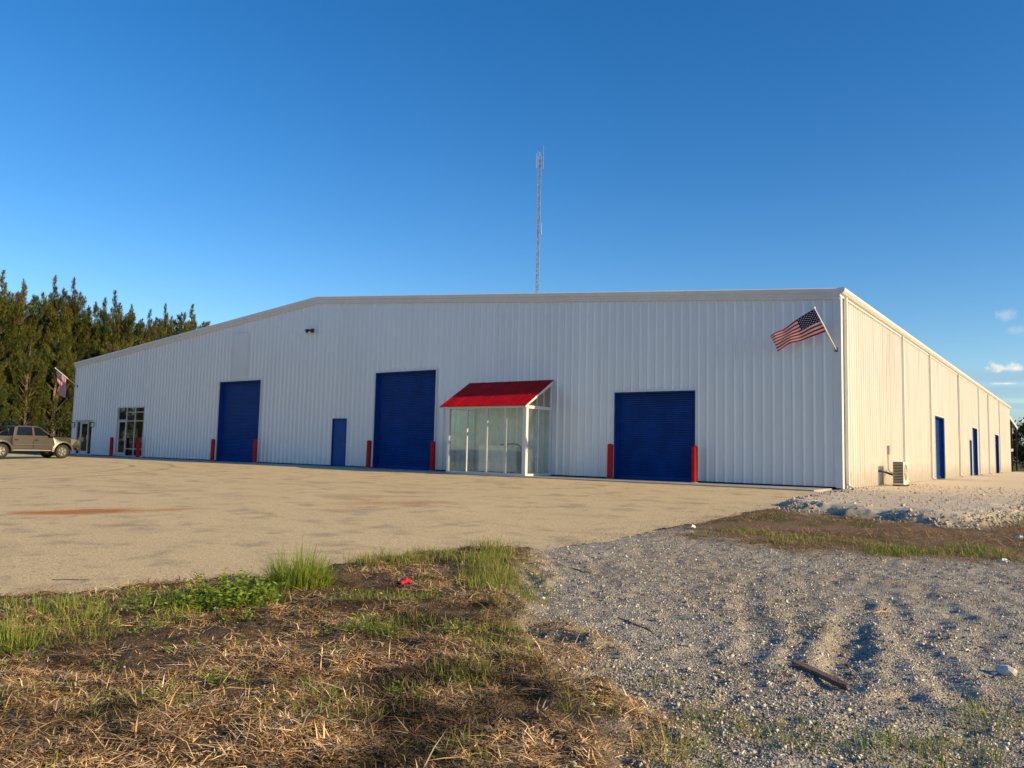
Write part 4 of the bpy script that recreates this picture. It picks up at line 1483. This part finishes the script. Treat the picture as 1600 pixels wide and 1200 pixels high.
def leafy_mesh(seed, n, rx, rz_, z0, size, cols, lobes):
    r = np.random.default_rng(seed)
    Vs, Cs = [], []
    for k in range(lobes):
        a = r.uniform(0, 2 * np.pi)
        q = rx * math.sqrt(r.random()) * .75
        c = np.array([q * math.cos(a), q * math.sin(a), z0 + rz_ * r.uniform(0.1, 1.0) * (1.1 - .5 * q / rx)])
        m = n // lobes
        d = unit(r.normal(0, 1, (m, 3)))
        rad = rx * r.uniform(.28, .48)
        P = c + d * (rad * r.random(m) ** 0.45)[:, None] * np.array([1, 1, .8])
        D = unit(r.normal(0, 1, (m, 3)) + np.array([0, 0, -.3]))
        S = unit(np.cross(D, r.normal(0, 1, (m, 3))))
        v, f = diamonds(P, D, S, r.uniform(.6, 1.2, m) * size, r.uniform(.3, .6, m) * size)
        Vs.append(v)
        col = np.array(cols[r.integers(len(cols))]) * r.uniform(.7, 1.3) * r.uniform(.7, 1.3, (m, 1))
        Cs.append(np.repeat(col, 4, 0))
    V = np.concatenate(Vs)
    V[:, 2] = np.maximum(V[:, 2], 0.03)
    return V, np.arange(len(V)).reshape(-1, 4), np.concatenate(Cs)


def leafy_tree(name, loc, label, cat, seed, n, rx, rz_, z0, size, cols, lobes, trunk_r, group=None):
    e = empty(name, loc, label, cat, group)
    tk = MB()
    tk.tube([(0, 0, -0.2), (.1, 0, z0 * .6), (0, .1, z0 + rz_ * .5)], [trunk_r, trunk_r * .7, trunk_r * .25], 8)
    r = random.Random(seed)
    for k in range(7):
        a = k * 0.9 + r.random()
        tk.tube([(.05, 0, z0 * .5 + .2 * k), (rx * .35 * math.cos(a), rx * .35 * math.sin(a), z0 + rz_ * .3), (rx * .6 * math.cos(a), rx * .6 * math.sin(a), z0 + rz_ * .6)], [trunk_r * .45, trunk_r * .3, trunk_r * .1], 5, False)
    tk.build('trunk', 'bark', e, smooth=True)
    V, F, C = leafy_mesh(seed, n, rx, rz_, z0, size, cols, lobes)
    mesh_np('crown', V, F, 'foliage', e, cols=C)
    return e


GRN = [(.035, .05, .016), (.045, .055, .018), (.03, .045, .015)]
YEL = [(.20, .15, .02), (.14, .13, .02), (.10, .11, .02)]
leafy_tree('shrub', (-72.5, 17.6, 0), 'yellow-green shrub beside the far corner of the warehouse', 'shrub', 31, 5200, 1.9, 4.4, 0.4, .22, YEL, 22, .10)
for i, (x, y, rx, hh) in enumerate(((-73.5, 7.0, 2.1, 2.4), (-73.8, 11.0, 2.3, 3.0), (-73.2, 14.2, 1.8, 2.6), (-73.0, 3.6, 2.0, 2.2), (-73.5, 20.5, 2.0, 2.8))):
    leafy_tree('shrub', (x, y, 0), 'dark green shrub in the undergrowth at the foot of the tall evergreens', 'shrub', 40 + i, 3600, rx, hh, 0.2, .24, GRN, 16, .08, 'shrubs under the evergreens')
for i, (x, y, hh) in enumerate(((-1.5, 118, 6.8), (4.5, 121, 6.2), (10.5, 117, 7.6), (17, 120, 7.2), (25, 118, 8.0), (34, 121, 7.5), (44, 118, 8.0))):
    leafy_tree('broadleaf_tree', (x, y, 0), 'dark broadleaf tree beyond the far end of the warehouse', 'tree', 60 + i, 7000, 4.0, hh - 1.2, 0.6, .42, GRN, 30, .22, 'dark trees beyond the warehouse')


# ------------------------------------------------------------------ ground cover
def gz(x, y):
    return gh(x, y)[0]


def ground_pts(n, x0, x1, y0, y1, dens):
    """n random points kept with probability dens(x, y, masks)"""
    X, Y = [], []
    got = 0
    while got < n:
        m = max(4000, int((n - got) * 3))
        x = rng.uniform(x0, x1, m)
        y = rng.uniform(y0, y1, m)
        k = rng.random(m) < dens(x, y)
        X.append(x[k])
        Y.append(y[k])
        got += int(k.sum())
    return np.concatenate(X)[:n], np.concatenate(Y)[:n]


def blades(P, D, L, Wd, bend, cols, name, material, seg=3, parent=None):
    """bent blades: root P, start direction D, length L, width Wd, gravity bend"""
    n = len(P)
    S = unit(np.cross(D, np.array([0, 0, 1.0])) + rng.normal(0, .15, (n, 3)))
    rows = []
    p = P.copy()
    d = D.copy()
    for k in range(seg + 1):
        w = Wd * (1 - k / seg) ** 0.7 if k else Wd * .8
        rows.append(p - S * (w * .5)[:, None])
        rows.append(p + S * (w * .5)[:, None])
        p = p + d * (L / seg)[:, None]
        d = unit(d + np.array([0, 0, -1.0]) * bend[:, None] / seg)
    V = np.stack(rows, 1)
    nv = 2 * (seg + 1)
    base = (np.arange(n) * nv)[:, None]
    F = []
    for k in range(seg):
        F.append(np.concatenate([base + 2 * k, base + 2 * k + 1, base + 2 * k + 3, base + 2 * k + 2], 1))
    F = np.stack(F, 1).reshape(-1, 4)
    return mesh_np(name, V.reshape(-1, 3), F, material, parent, cols=np.repeat(cols, nv, 0))


# --- dry straw lying on the verge
def dens_straw(x, y):
    lot, pad, dead, band = masks(x, y)
    dist = np.hypot(x - CAM.x, y - CAM.y)
    patch_ = np.clip(0.70 + 2.0 * fbm(x * 2.3, y * 2.3, 4, 71), 0.05, 1)
    return np.clip(dead * patch_ * (lot < 0.06) * np.clip(4.0 / np.maximum(dist, 3.0), 0, 1) ** 1.2, 0, 1)


n = 150000
x, y = ground_pts(n, -2.6, 7.0, -23.4, -16.0, dens_straw)
z = gz(x, y)
az = rng.uniform(0, 2 * np.pi, n) + fbm(x * .9, y * .9, 2, 73) * 4
el = np.abs(rng.normal(0.0, 0.22, n)) + 0.02
stand = rng.random(n) < 0.03
el = np.where(stand, rng.uniform(.4, 1.2, n), el)
D = np.stack([np.cos(az) * np.cos(el), np.sin(az) * np.cos(el), np.sin(el)], -1)
L = rng.gamma(2.2, 0.022, n) + 0.015
pal = np.array([(.53, .355, .155), (.64, .46, .24), (.38, .22, .095), (.17, .105, .05), (.07, .045, .028), (.70, .57, .36)])
pc_ = pal[rng.choice(len(pal), n, p=[.24, .15, .20, .16, .17, .08])] * rng.uniform(.7, 1.25, (n, 1))
ton = 1.05 + 1.9 * fbm(x * 2.6, y * 2.6, 4, 75)
pc_ = pc_ * np.clip(ton, .22, 1.5)[:, None]
o = blades(np.stack([x, y, z + rng.uniform(-.002, .022, n)], -1), D, L, rng.uniform(.003, .0095, n), rng.uniform(.1, .9, n) * el * 2, pc_, 'dry_straw', 'straw', seg=2)
tag(o, 'dry brown straw and dead grass lying over the verge', 'straw', kind='stuff')

n = 5200


def dens_gs(x, y):
    lot, pad, dead, band = masks(x, y)
    return (1 - dead) * (1 - band) * (lot < -.05) * np.clip(fbm(x * 1.4, y * 1.4, 3, 131) * 2.6 - .15, 0, 1)


x, y = ground_pts(n, -0.5, 7.5, -22.0, -12.6, dens_gs)
z = gz(x, y)
az = rng.uniform(0, 2 * np.pi, n)
el = np.abs(rng.normal(0, .15, n))
D = np.stack([np.cos(az) * np.cos(el), np.sin(az) * np.cos(el), np.sin(el)], -1)
pc_ = pal[rng.choice(len(pal), n, p=[.2, .1, .25, .25, .15, .05])] * rng.uniform(.6, 1.1, (n, 1))
o = blades(np.stack([x, y, z + .008], -1), D, rng.uniform(.03, .13, n), rng.uniform(.003, .008, n), rng.uniform(0, .4, n), pc_, 'loose_straw', 'straw', seg=2)
tag(o, 'loose bits of dry straw strewn over the grey gravel', 'straw', kind='stuff')

# --- straw and mulch on the band below the gravel pad
n = 26000


def dens_band(x, y):
    lot, pad, dead, band = masks(x, y)
    return band * (lot < 0.03) * np.clip(.6 + 1.4 * fbm(x * 1.2, y * 1.2, 3, 81), .05, 1)


x, y = ground_pts(n, -0.4, 9.0, -14.2, -6.5, dens_band)
z = gz(x, y)
az = rng.uniform(0, 2 * np.pi, n)
el = np.abs(rng.normal(0, .3, n))
D = np.stack([np.cos(az) * np.cos(el), np.sin(az) * np.cos(el), np.sin(el)], -1)
pc_ = pal[rng.choice(len(pal), n, p=[.22, .10, .26, .22, .16, .04])] * rng.uniform(.7, 1.15, (n, 1))
o = blades(np.stack([x, y, z + .004], -1), D, rng.uniform(.05, .16, n), rng.uniform(.004, .009, n), rng.uniform(.1, .6, n), pc_, 'mulch_straw', 'straw', seg=2)
tag(o, 'brown dead grass and mulch below the gravel bank', 'straw', kind='stuff')

GREEN = np.array([(.21, .30, .032), (.28, .36, .045), (.13, .21, .024), (.33, .36, .06), (.36, .33, .085)])


def grass(cx, cy, n, r, h, name, width=(.003, .007), lean=.55, parent=None, ox=0, oy=0, oz=0, yellow=.15, bright=1.0, seg=4):
    a = rng.uniform(0, 2 * np.pi, n)
    q = r * np.sqrt(rng.random(n))
    x = cx + q * np.cos(a)
    y = cy + q * np.sin(a)
    z = gz(x, y)
    el = np.pi / 2 - np.abs(rng.normal(0, lean, n))
    az = a + rng.normal(0, .7, n)
    el = np.clip(el, .25, 1.56)
    D = np.stack([np.cos(az) * np.cos(el), np.sin(az) * np.cos(el), np.sin(el)], -1)
    L = h * rng.uniform(.45, 1.1, n) * (1.1 - .5 * q / r)
    c = GREEN[rng.choice(5, n, p=[.32, .28, .22, .18 - yellow * .0, 0.0])] * rng.uniform(.75, 1.25, (n, 1)) * bright
    dry = rng.random(n) < yellow
    c[dry] = np.array([.30, .24, .10]) * rng.uniform(.7, 1.2, (int(dry.sum()), 1))
    return blades(np.stack([x - ox, y - oy, z - .01 - oz], -1), D, L, rng.uniform(*width, n), rng.uniform(.3, 1.3, n), c, name, 'grass_blade', seg=seg, parent=parent)


def weed(cx, cy, r, h, stems, leaves, name, label, group=None, size=.035):
    """low leafy weed: stems from one crown with small broad leaves along them"""
    z0 = float(gz(np.array([cx]), np.array([cy]))[0])
    e = empty(name, (cx, cy, z0), label, 'weed', group)
    P, D, Ls, Ws, C = [], [], [], [], []
    st = MB()
    for k in range(stems):
        a = rng.uniform(0, 6.28)
        el = rng.uniform(.35, 1.35)
        ln = h * rng.uniform(.6, 1.15)
        q = r * math.sqrt(rng.random()) * .6
        d = np.array([math.cos(a) * math.cos(el), math.sin(a) * math.cos(el), math.sin(el)])
        p0 = np.array([q * math.cos(a), q * math.sin(a), -.02])
        st.tube([tuple(p0), tuple(p0 + d * ln * .5), tuple(p0 + d * ln + np.array([0, 0, -.01]))], [.0025, .002, .001], 3, False)
        m = max(3, leaves // stems)
        for j in range(m):
            t = rng.uniform(.25, 1.0)
            b = rng.uniform(0, 6.28)
            P.append(p0 + d * ln * t + 0 + np.array([math.cos(b), math.sin(b), 0]) * size * .45)
            v = np.array([math.cos(b), math.sin(b), rng.uniform(-.2, .7)])
            D.append(v / np.linalg.norm(v))
            Ls.append(size * rng.uniform(.6, 1.25))
            Ws.append(size * rng.uniform(.35, .6))
            C.append(np.array([.23, .34, .034]) * rng.uniform(.7, 1.4) * np.array([rng.uniform(.85, 1.25), 1, 1]))
    P, D = np.array(P), np.array(D)
    S = unit(np.cross(D, np.array([0, 0, 1.0])) + rng.normal(0, .35, P.shape))
    v, f = diamonds(P, D, S, np.array(Ls), np.array(Ws))
    MATS['weed_stem'] = MATS.get('weed_stem') or mat('weed_stem', (.12, .16, .04), 0.6)
    st.build('stems', 'weed_stem', e)['kind'] = 'stuff'
    mesh_np('leaves', v, f, 'grass_blade', e, cols=np.repeat(np.array(C), 4, 0))['kind'] = 'stuff'
    return e


def tuft(cx, cy, n, r, h, label, group=None, name='grass_tuft', **kw):
    o = grass(cx, cy, n, r, h, name, ox=cx, oy=cy, oz=float(gz(np.array([cx]), np.array([cy]))[0]), **kw)
    o.location = (cx, cy, float(gz(np.array([cx]), np.array([cy]))[0]))
    return tag(o, label, 'grass', group)


tuft(0.02, -19.62, 1250, .27, .46, 'tall lush green grass tuft on the edge of the paved lot', width=(.005, .011), lean=.62, yellow=.08)
weed(0.22, -20.50, .42, .27, 120, 2300, 'leafy_weed', 'broad bushy green weed beside the white litter at the lot edge', size=.050)
weed(0.00, -20.98, .26, .22, 40, 480, 'leafy_weed', 'medium leafy weed between the bushy weed and the grassy corner', size=.036)
for (cx, cy, r, h, s_) in ((1.92, -21.66, .13, .13, 18), (0.80, -20.77, .15, .13, 18), (1.21, -21.92, .15, .10, 14), (-0.1, -22.1, .2, .16, 26), (0.45, -21.35, .18, .12, 18), (2.08, -21.04, .07, .08, 10), (2.55, -21.86, .06, .07, 9), (1.76, -20.42, .24, .14, 34), (2.3, -20.1, .16, .12, 20), (0.95, -19.9, .14, .11, 16), (2.9, -21.2, .14, .1, 16), (1.1, -21.4, .16, .1, 18), (2.3, -21.5, .12, .09, 14), (0.6, -22.2, .18, .12, 20), (1.5, -20.2, .1, .09, 12), (1.93, -22.1, .06, .06, 8), (3.0, -20.85, .07, .07, 9), (0.55, -21.7, .12, .06, 10), (1.35, -21.2, .13, .07, 12)):
    weed(cx, cy, r, h, s_, s_ * 8, 'small_weed', 'small low green weed sprouting through the dry straw', 'small weeds in the straw', size=.027)
TU = [(0.30, -20.25, 170, .22, .20), (0.05, -20.75, 170, .25, .20), (-0.35, -21.35, 190, .30, .20), (0.05, -21.55, 150, .25, .16), (-0.75, -21.5, 170, .30, .20), (0.10, -22.05, 200, .22, .22), (-0.3, -21.9, 140, .3, .15), (0.35, -21.0, 120, .2, .14)]
for cx, cy, n_, r, h in TU:
    tuft(cx, cy, int(n_ * 1.9), r, h * 1.1, 'small green grass tuft along the lot edge near the bushy weed', 'grass tufts near the bushy weed', yellow=.14, width=(.0045, .0095), lean=.75)
for cx, cy, n_, r, h in [(4.25, -20.35, 150, .28, .16), (4.3, -20.9, 150, .3, .18), (4.65, -20.3, 150, .3, .14), (5.07, -20.15, 150, .3, .16), (5.43, -19.4, 130, .25, .18), (5.33, -20.0, 140, .25, .17), (3.4, -20.4, 90, .18, .13), (2.95, -20.65, 90, .16, .12), (4.16, -18.0, 40, .14, .08), (5.16, -16.97, 60, .2, .09), (5.55, -18.6, 60, .2, .12), (3.75, -20.75, 80, .2, .14), (3.75, -19.9, 50, .15, .10)]:
    tuft(cx, cy, int(n_ * 1.3), min(r, .22), h, 'sparse green grass tuft growing through the grey gravel', 'grass tufts in the gravel', yellow=.28, bright=.85)


def dens_g(x, y):
    lot, pad, dead, band = masks(x, y)
    d = seg_dist(x, y, [(-0.25, -18.2), (0.0, -17.6), (0.25, -17.15), (0.75, -17.6), (1.2, -18.1), (1.45, -18.4)])
    w = np.clip(1.25 - d / .42, 0, 1) * np.clip(.7 + 1.9 * fbm(x * 2.2, y * 2.2, 3, 91), 0, 1)
    return w * (lot < -0.02)


n = 9500
x, y = ground_pts(n, -1.0, 2.2, -19.2, -16.3, dens_g)
z = gz(x, y)
az = rng.uniform(0, 2 * np.pi, n)
el = np.clip(np.pi / 2 - np.abs(rng.normal(0, .85, n)), .15, 1.5)
D = np.stack([np.cos(az) * np.cos(el), np.sin(az) * np.cos(el), np.sin(el)], -1)
c = GREEN[rng.choice(5, n, p=[.3, .25, .2, .15, .1])] * rng.uniform(.7, 1.2, (n, 1))
dry = rng.random(n) < .30
c[dry] = np.array([.30, .23, .10])
o = blades(np.stack([x, y, z - .01], -1), D, rng.uniform(.04, .14, n) * np.clip(1.0 + 2.2 * fbm(x * 3.2, y * 3.2, 3, 93), .35, 1.7), rng.uniform(.004, .009, n), rng.uniform(.4, 1.6, n), c, 'verge_grass', 'grass_blade', seg=3)
tag(o, 'patch of short green grass where the verge meets the gravel', 'grass', kind='stuff')
# thin green scatter over the dead verge


def dens_t(x, y):
    lot, pad, dead, band = masks(x, y)
    return dead * (lot < -0.03) * np.clip(fbm(x * 2.4, y * 2.4, 4, 95) * 3.4 - .45, 0, 1)


n = 11000
x, y = ground_pts(n, -2.2, 5.5, -23.0, -16.6, dens_t)
z = gz(x, y)
az = rng.uniform(0, 2 * np.pi, n)
el = np.clip(np.pi / 2 - np.abs(rng.normal(0, .8, n)), .15, 1.5)
D = np.stack([np.cos(az) * np.cos(el), np.sin(az) * np.cos(el), np.sin(el)], -1)
c = GREEN[rng.choice(5, n, p=[.25, .2, .25, .15, .15])] * rng.uniform(.6, 1.1, (n, 1))
o = blades(np.stack([x, y, z - .005], -1), D, rng.uniform(.03, .10, n), rng.uniform(.0035, .009, n), rng.uniform(.4, 1.6, n), c, 'sparse_grass', 'grass_blade', seg=3)
tag(o, 'sparse green shoots scattered through the dry straw', 'grass', kind='stuff')


def dens_b(x, y):
    lot, pad, dead, band = masks(x, y)
    d = seg_dist(x, y, [(1.6, -12.6), (2.4, -12.9), (3.3, -12.9), (4.2, -12.6), (5.3, -12.4), (8, -11.6)])
    w = np.clip(1.15 - d / .75, 0, 1) * np.clip(.55 + 2.4 * fbm(x * 1.3, y * 1.3, 3, 97), 0, 1)
    e = np.clip(1.2 - np.hypot((x - 6.3) / 1.5, (y + 7.2) / 2.6), 0, 1)
    e2 = np.clip(1.2 - np.hypot((x - 9.0) / 3.0, (y + 2.0) / 6.0), 0, 1)
    return np.clip(w * band + np.maximum(e * .6, e2 * .12), 0, 1) * (lot < -.1) * np.where(pad > 0.3, 0, 1)


n = 34000
x, y = ground_pts(n, 0.5, 11.0, -14.0, 3.0, dens_b)
z = gz(x, y)
az = rng.uniform(0, 2 * np.pi, n)
el = np.clip(np.pi / 2 - np.abs(rng.normal(0, .7, n)), .2, 1.5)
D = np.stack([np.cos(az) * np.cos(el), np.sin(az) * np.cos(el), np.sin(el)], -1)
c = GREEN[rng.choice(5, n, p=[.3, .22, .22, .16, .1])] * rng.uniform(.7, 1.15, (n, 1))
dry = rng.random(n) < .3
c[dry] = np.array([.28, .23, .09])
o = blades(np.stack([x, y, z - .01], -1), D, rng.uniform(.035, .115, n), rng.uniform(.007, .014, n), rng.uniform(.4, 1.4, n), c, 'band_grass', 'grass_blade', seg=2)
tag(o, 'strip of short green grass below the gravel bank', 'grass', kind='stuff')


# --- crushed stone
def stones(P, size, cols, name, label, flat=.75):
    n = len(P)
    o8 = np.array([(1, 0, 0), (-1, 0, 0), (0, 1, 0), (0, -1, 0), (0, 0, 1), (0, 0, -1)], float)
    tri = np.array([(0, 2, 4), (2, 1, 4), (1, 3, 4), (3, 0, 4), (2, 0, 5), (1, 2, 5), (3, 1, 5), (0, 3, 5)])
    V = o8[None] * rng.uniform(.55, 1.2, (n, 6, 1)) + rng.normal(0, .22, (n, 6, 3))
    V = V * (size[:, None, None] * .5) * np.stack([rng.uniform(.8, 1.3, n), rng.uniform(.7, 1.1, n), np.full(n, flat)], -1)[:, None, :]
    a = rng.uniform(0, 2 * np.pi, n)
    ca, sa = np.cos(a)[:, None], np.sin(a)[:, None]
    tilt = rng.normal(0, .35, n)[:, None]
    x_, y_, z_ = V[..., 0], V[..., 1], V[..., 2] + V[..., 0] * tilt
    V = np.stack([x_ * ca - y_ * sa, x_ * sa + y_ * ca, z_], -1) + P[:, None]
    F = (np.arange(n) * 6)[:, None, None] + tri[None]
    ob = mesh_np(name, V.reshape(-1, 3), F.reshape(-1, 3), 'stones', cols=np.repeat(cols, 6, 0))
    return tag(ob, label, 'gravel', kind='stuff')


def dens_s(x, y):
    lot, pad, dead, band = masks(x, y)
    dist = np.hypot(x - CAM.x, y - CAM.y)
    g = (1 - dead * .98) * (1 - band) * (lot < 0.05) * (pad < 0)
    return np.clip(g * np.clip(4.2 / np.maximum(dist, 3.2), 0, 1) ** 1.5 * np.clip(.75 + fbm(x * 1.2, y * 1.2, 3, 101), .1, 1), 0, 1)


n = 105000
x, y = ground_pts(n, -0.9, 8.5, -22.4, -12.3, dens_s)
z = gz(x, y)
sz = np.clip(rng.lognormal(math.log(.0105), .45, n), .005, .045)
g_ = .05 + .55 * rng.random((n, 1)) ** 1.25
cols = g_ * 1.28 * np.array([1.0, .945, .80]) * rng.uniform(.93, 1.07, (n, 3))
stones(np.stack([x, y, z + sz * .18], -1), sz, cols, 'gravel', 'grey crushed stone spread over the ground beside the lot')


def dens_p(x, y):
    z_, lot, pw, dead, band, pe = gh(x, y)
    edge = np.exp(-((pe - .12) / .26) ** 2)
    return np.clip(edge * np.clip(.65 + 1.6 * fbm(x * 1.1, y * 1.1, 3, 111), .05, 1) * (y < 6) * (x > 0.1) + .04 * (pe > 0) * (x > .3), 0, 1)


n = 6500
x, y = ground_pts(n, 0.1, 7.5, -10.2, 8.0, dens_p)
z = gz(x, y)
sz = np.clip(rng.lognormal(math.log(.030), .5, n), .012, .13)
g_ = rng.uniform(.24, .60, (n, 1))
cols = g_ * np.array([1.0, .91, .75]) * rng.uniform(.94, 1.06, (n, 3))
stones(np.stack([x, y, z + sz * .15], -1), sz, cols, 'bank_rubble', 'pale limestone rubble along the edge of the gravel bank')

# loose grit blown onto the edge of the lot
n = 5000
x, y = ground_pts(n, -2.6, 0.6, -22.5, -6.5, lambda x, y: np.exp(-np.clip(poly_sd(x, y, LOT) + .1, 0, 9) / .35) * (poly_sd(x, y, LOT) > -.05))
sz = rng.uniform(.005, .018, n)
cols = rng.uniform(.15, .5, (n, 1)) * np.array([1, .94, .83])
stones(np.stack([x, y, lot_z(x, y) + .006 + sz * .2], -1), sz, cols, 'loose_grit', 'loose grit along the broken edge of the lot')

# ------------------------------------------------------------------ litter, plank, sticks


def zat(x, y):
    return float(gz(np.array([x]), np.array([y]))[0])


def crumple(name, cx, cy, w, d, h, m, label, cat, seed, group=None):
    r = np.random.default_rng(seed)
    nu, nv = 9, 7
    vs_ = []
    for j in range(nv):
        for i in range(nu):
            a, b = i / (nu - 1) - .5, j / (nv - 1) - .5
            vs_.append((a * w + r.normal(0, .06 * w), b * d + r.normal(0, .06 * d), max(.003, h * (1 - 2.2 * (a * a + b * b)) * r.uniform(.2, 1.0))))
    fs_ = [(j * nu + i, j * nu + i + 1, (j + 1) * nu + i + 1, (j + 1) * nu + i) for j in range(nv - 1) for i in range(nu - 1)]
    mb = MB()
    mb.v, mb.f = vs_, fs_
    o = mb.build(name, m)
    o.location = (cx, cy, zat(cx, cy) + .012)
    o.rotation_euler = (r.normal(0, .1), r.normal(0, .1), r.uniform(0, 6))
    return tag(o, label, cat, group)


mat('red_wrapper', (.62, .02, .02), .35, color2=(.60, .03, .03), vscale=9.0)
mat('paper', (.78, .77, .74), .6, var=.1)
crumple('food_wrapper', 0.74, -18.98, .22, .12, .06, 'red_wrapper', 'crumpled red and white wrapper lying in the dry straw', 'litter', 5)
crumple('paper_scrap', 0.36, -20.68, .09, .06, .04, 'paper', 'white paper scrap beside the broad bushy weed', 'litter', 6)
for i, (cx, cy) in enumerate(((5.0, -10.4), (5.0, -13.0), (0.6, -12.1))):
    crumple('paper_scrap', cx, cy, .12, .09, .06, 'paper', 'white paper scrap on the brown grassy strip', 'litter', 20 + i, 'scraps on the brown strip')
bm = bmesh.new()
bmesh.ops.create_icosphere(bm, subdivisions=2, radius=.5)
for v in bm.verts:
    v.co *= 0.8 + .35 * float(fbm(np.array([v.co.x * 3 + 5]), np.array([v.co.y * 3 + v.co.z * 2]), 3, 7)[0] + .5)
me = bpy.data.meshes.new('white_rock')
bm.to_mesh(me)
bm.free()
me.materials.append(MATS['white_stone'])
o = bpy.data.objects.new('white_rock', me)
COL.objects.link(o)
o.scale = (.13, .10, .075)
o.location = (5.40, -18.35, zat(5.40, -18.35) + .02)
tag(o, 'whitish limestone lump lying on the grey gravel', 'rock')
# weathered plank half buried in the gravel
a, b = Vector((4.27, -19.0, 0)), Vector((4.66, -19.26, 0))
nseg = 8
mb = MB()
ring = []
for k in range(nseg + 1):
    t = k / nseg
    p = a.lerp(b, t)
    zz = zat(a.x, a.y) * (1 - t) + zat(b.x, b.y) * t + .022
    n_ = Vector((-(b - a).y, (b - a).x, 0)).normalized()
    w = .028 * (1 - .35 * abs(t - .4)) + .004 * math.sin(9 * t)
    if k == nseg:
        w *= .4
    ring.append([p + n_ * w + Vector((0, 0, zz - .02)), p + n_ * w + Vector((0, 0, zz + .010)), p - n_ * w + Vector((0, 0, zz + .008)), p - n_ * w + Vector((0, 0, zz - .02))])
for r0, r1 in zip(ring[:-1], ring[1:]):
    for j in range(4):
        mb.quad(r0[j], r0[(j + 1) % 4], r1[(j + 1) % 4], r1[j])
mb.quad(*ring[0])
mb.quad(*ring[-1][::-1])
tag(mb.build('plank', 'old_timber'), 'weathered brown plank half buried in the grey gravel', 'plank')
STK = [((4.34, -17.0), (4.42, -16.68), .010, 'pale_stick', 'short pale stick lying by the deep wheel rut'), ((1.1, -16.75), (1.5, -16.85), .005, 'old_timber', 'dark twig lying on the gravel near the short verge grass'),
       ((2.75, -18.6), (3.15, -18.75), .006, 'old_timber', 'long dark twig on the gravel beside the dead straw edge'), ((-2.75, -20.5), (-2.45, -20.27), .005, 'old_timber', 'thin dark stick lying on the paved lot'),
       ((1.9, -22.0), (2.25, -21.6), .005, 'pale_stick', 'long pale stalk lying across the dry straw')]
for p, q, r, m, l in STK:
    pts = []
    for k in range(6):
        t = k / 5
        x_, y_ = p[0] * (1 - t) + q[0] * t + random.uniform(-.012, .012), p[1] * (1 - t) + q[1] * t + random.uniform(-.012, .012)
        zz = max(zat(x_, y_), float(lot_z(x_, y_)) + .004 if poly_sd(np.array([x_]), np.array([y_]), LOT)[0] > 0 else -9)
        pts.append((x_, y_, zz + r * 1.1))
    tag(MB().tube(pts, [r * .6, r, r, r * .9, r * .7, r * .3], 6).build('stick', m, smooth=True), l, 'stick')
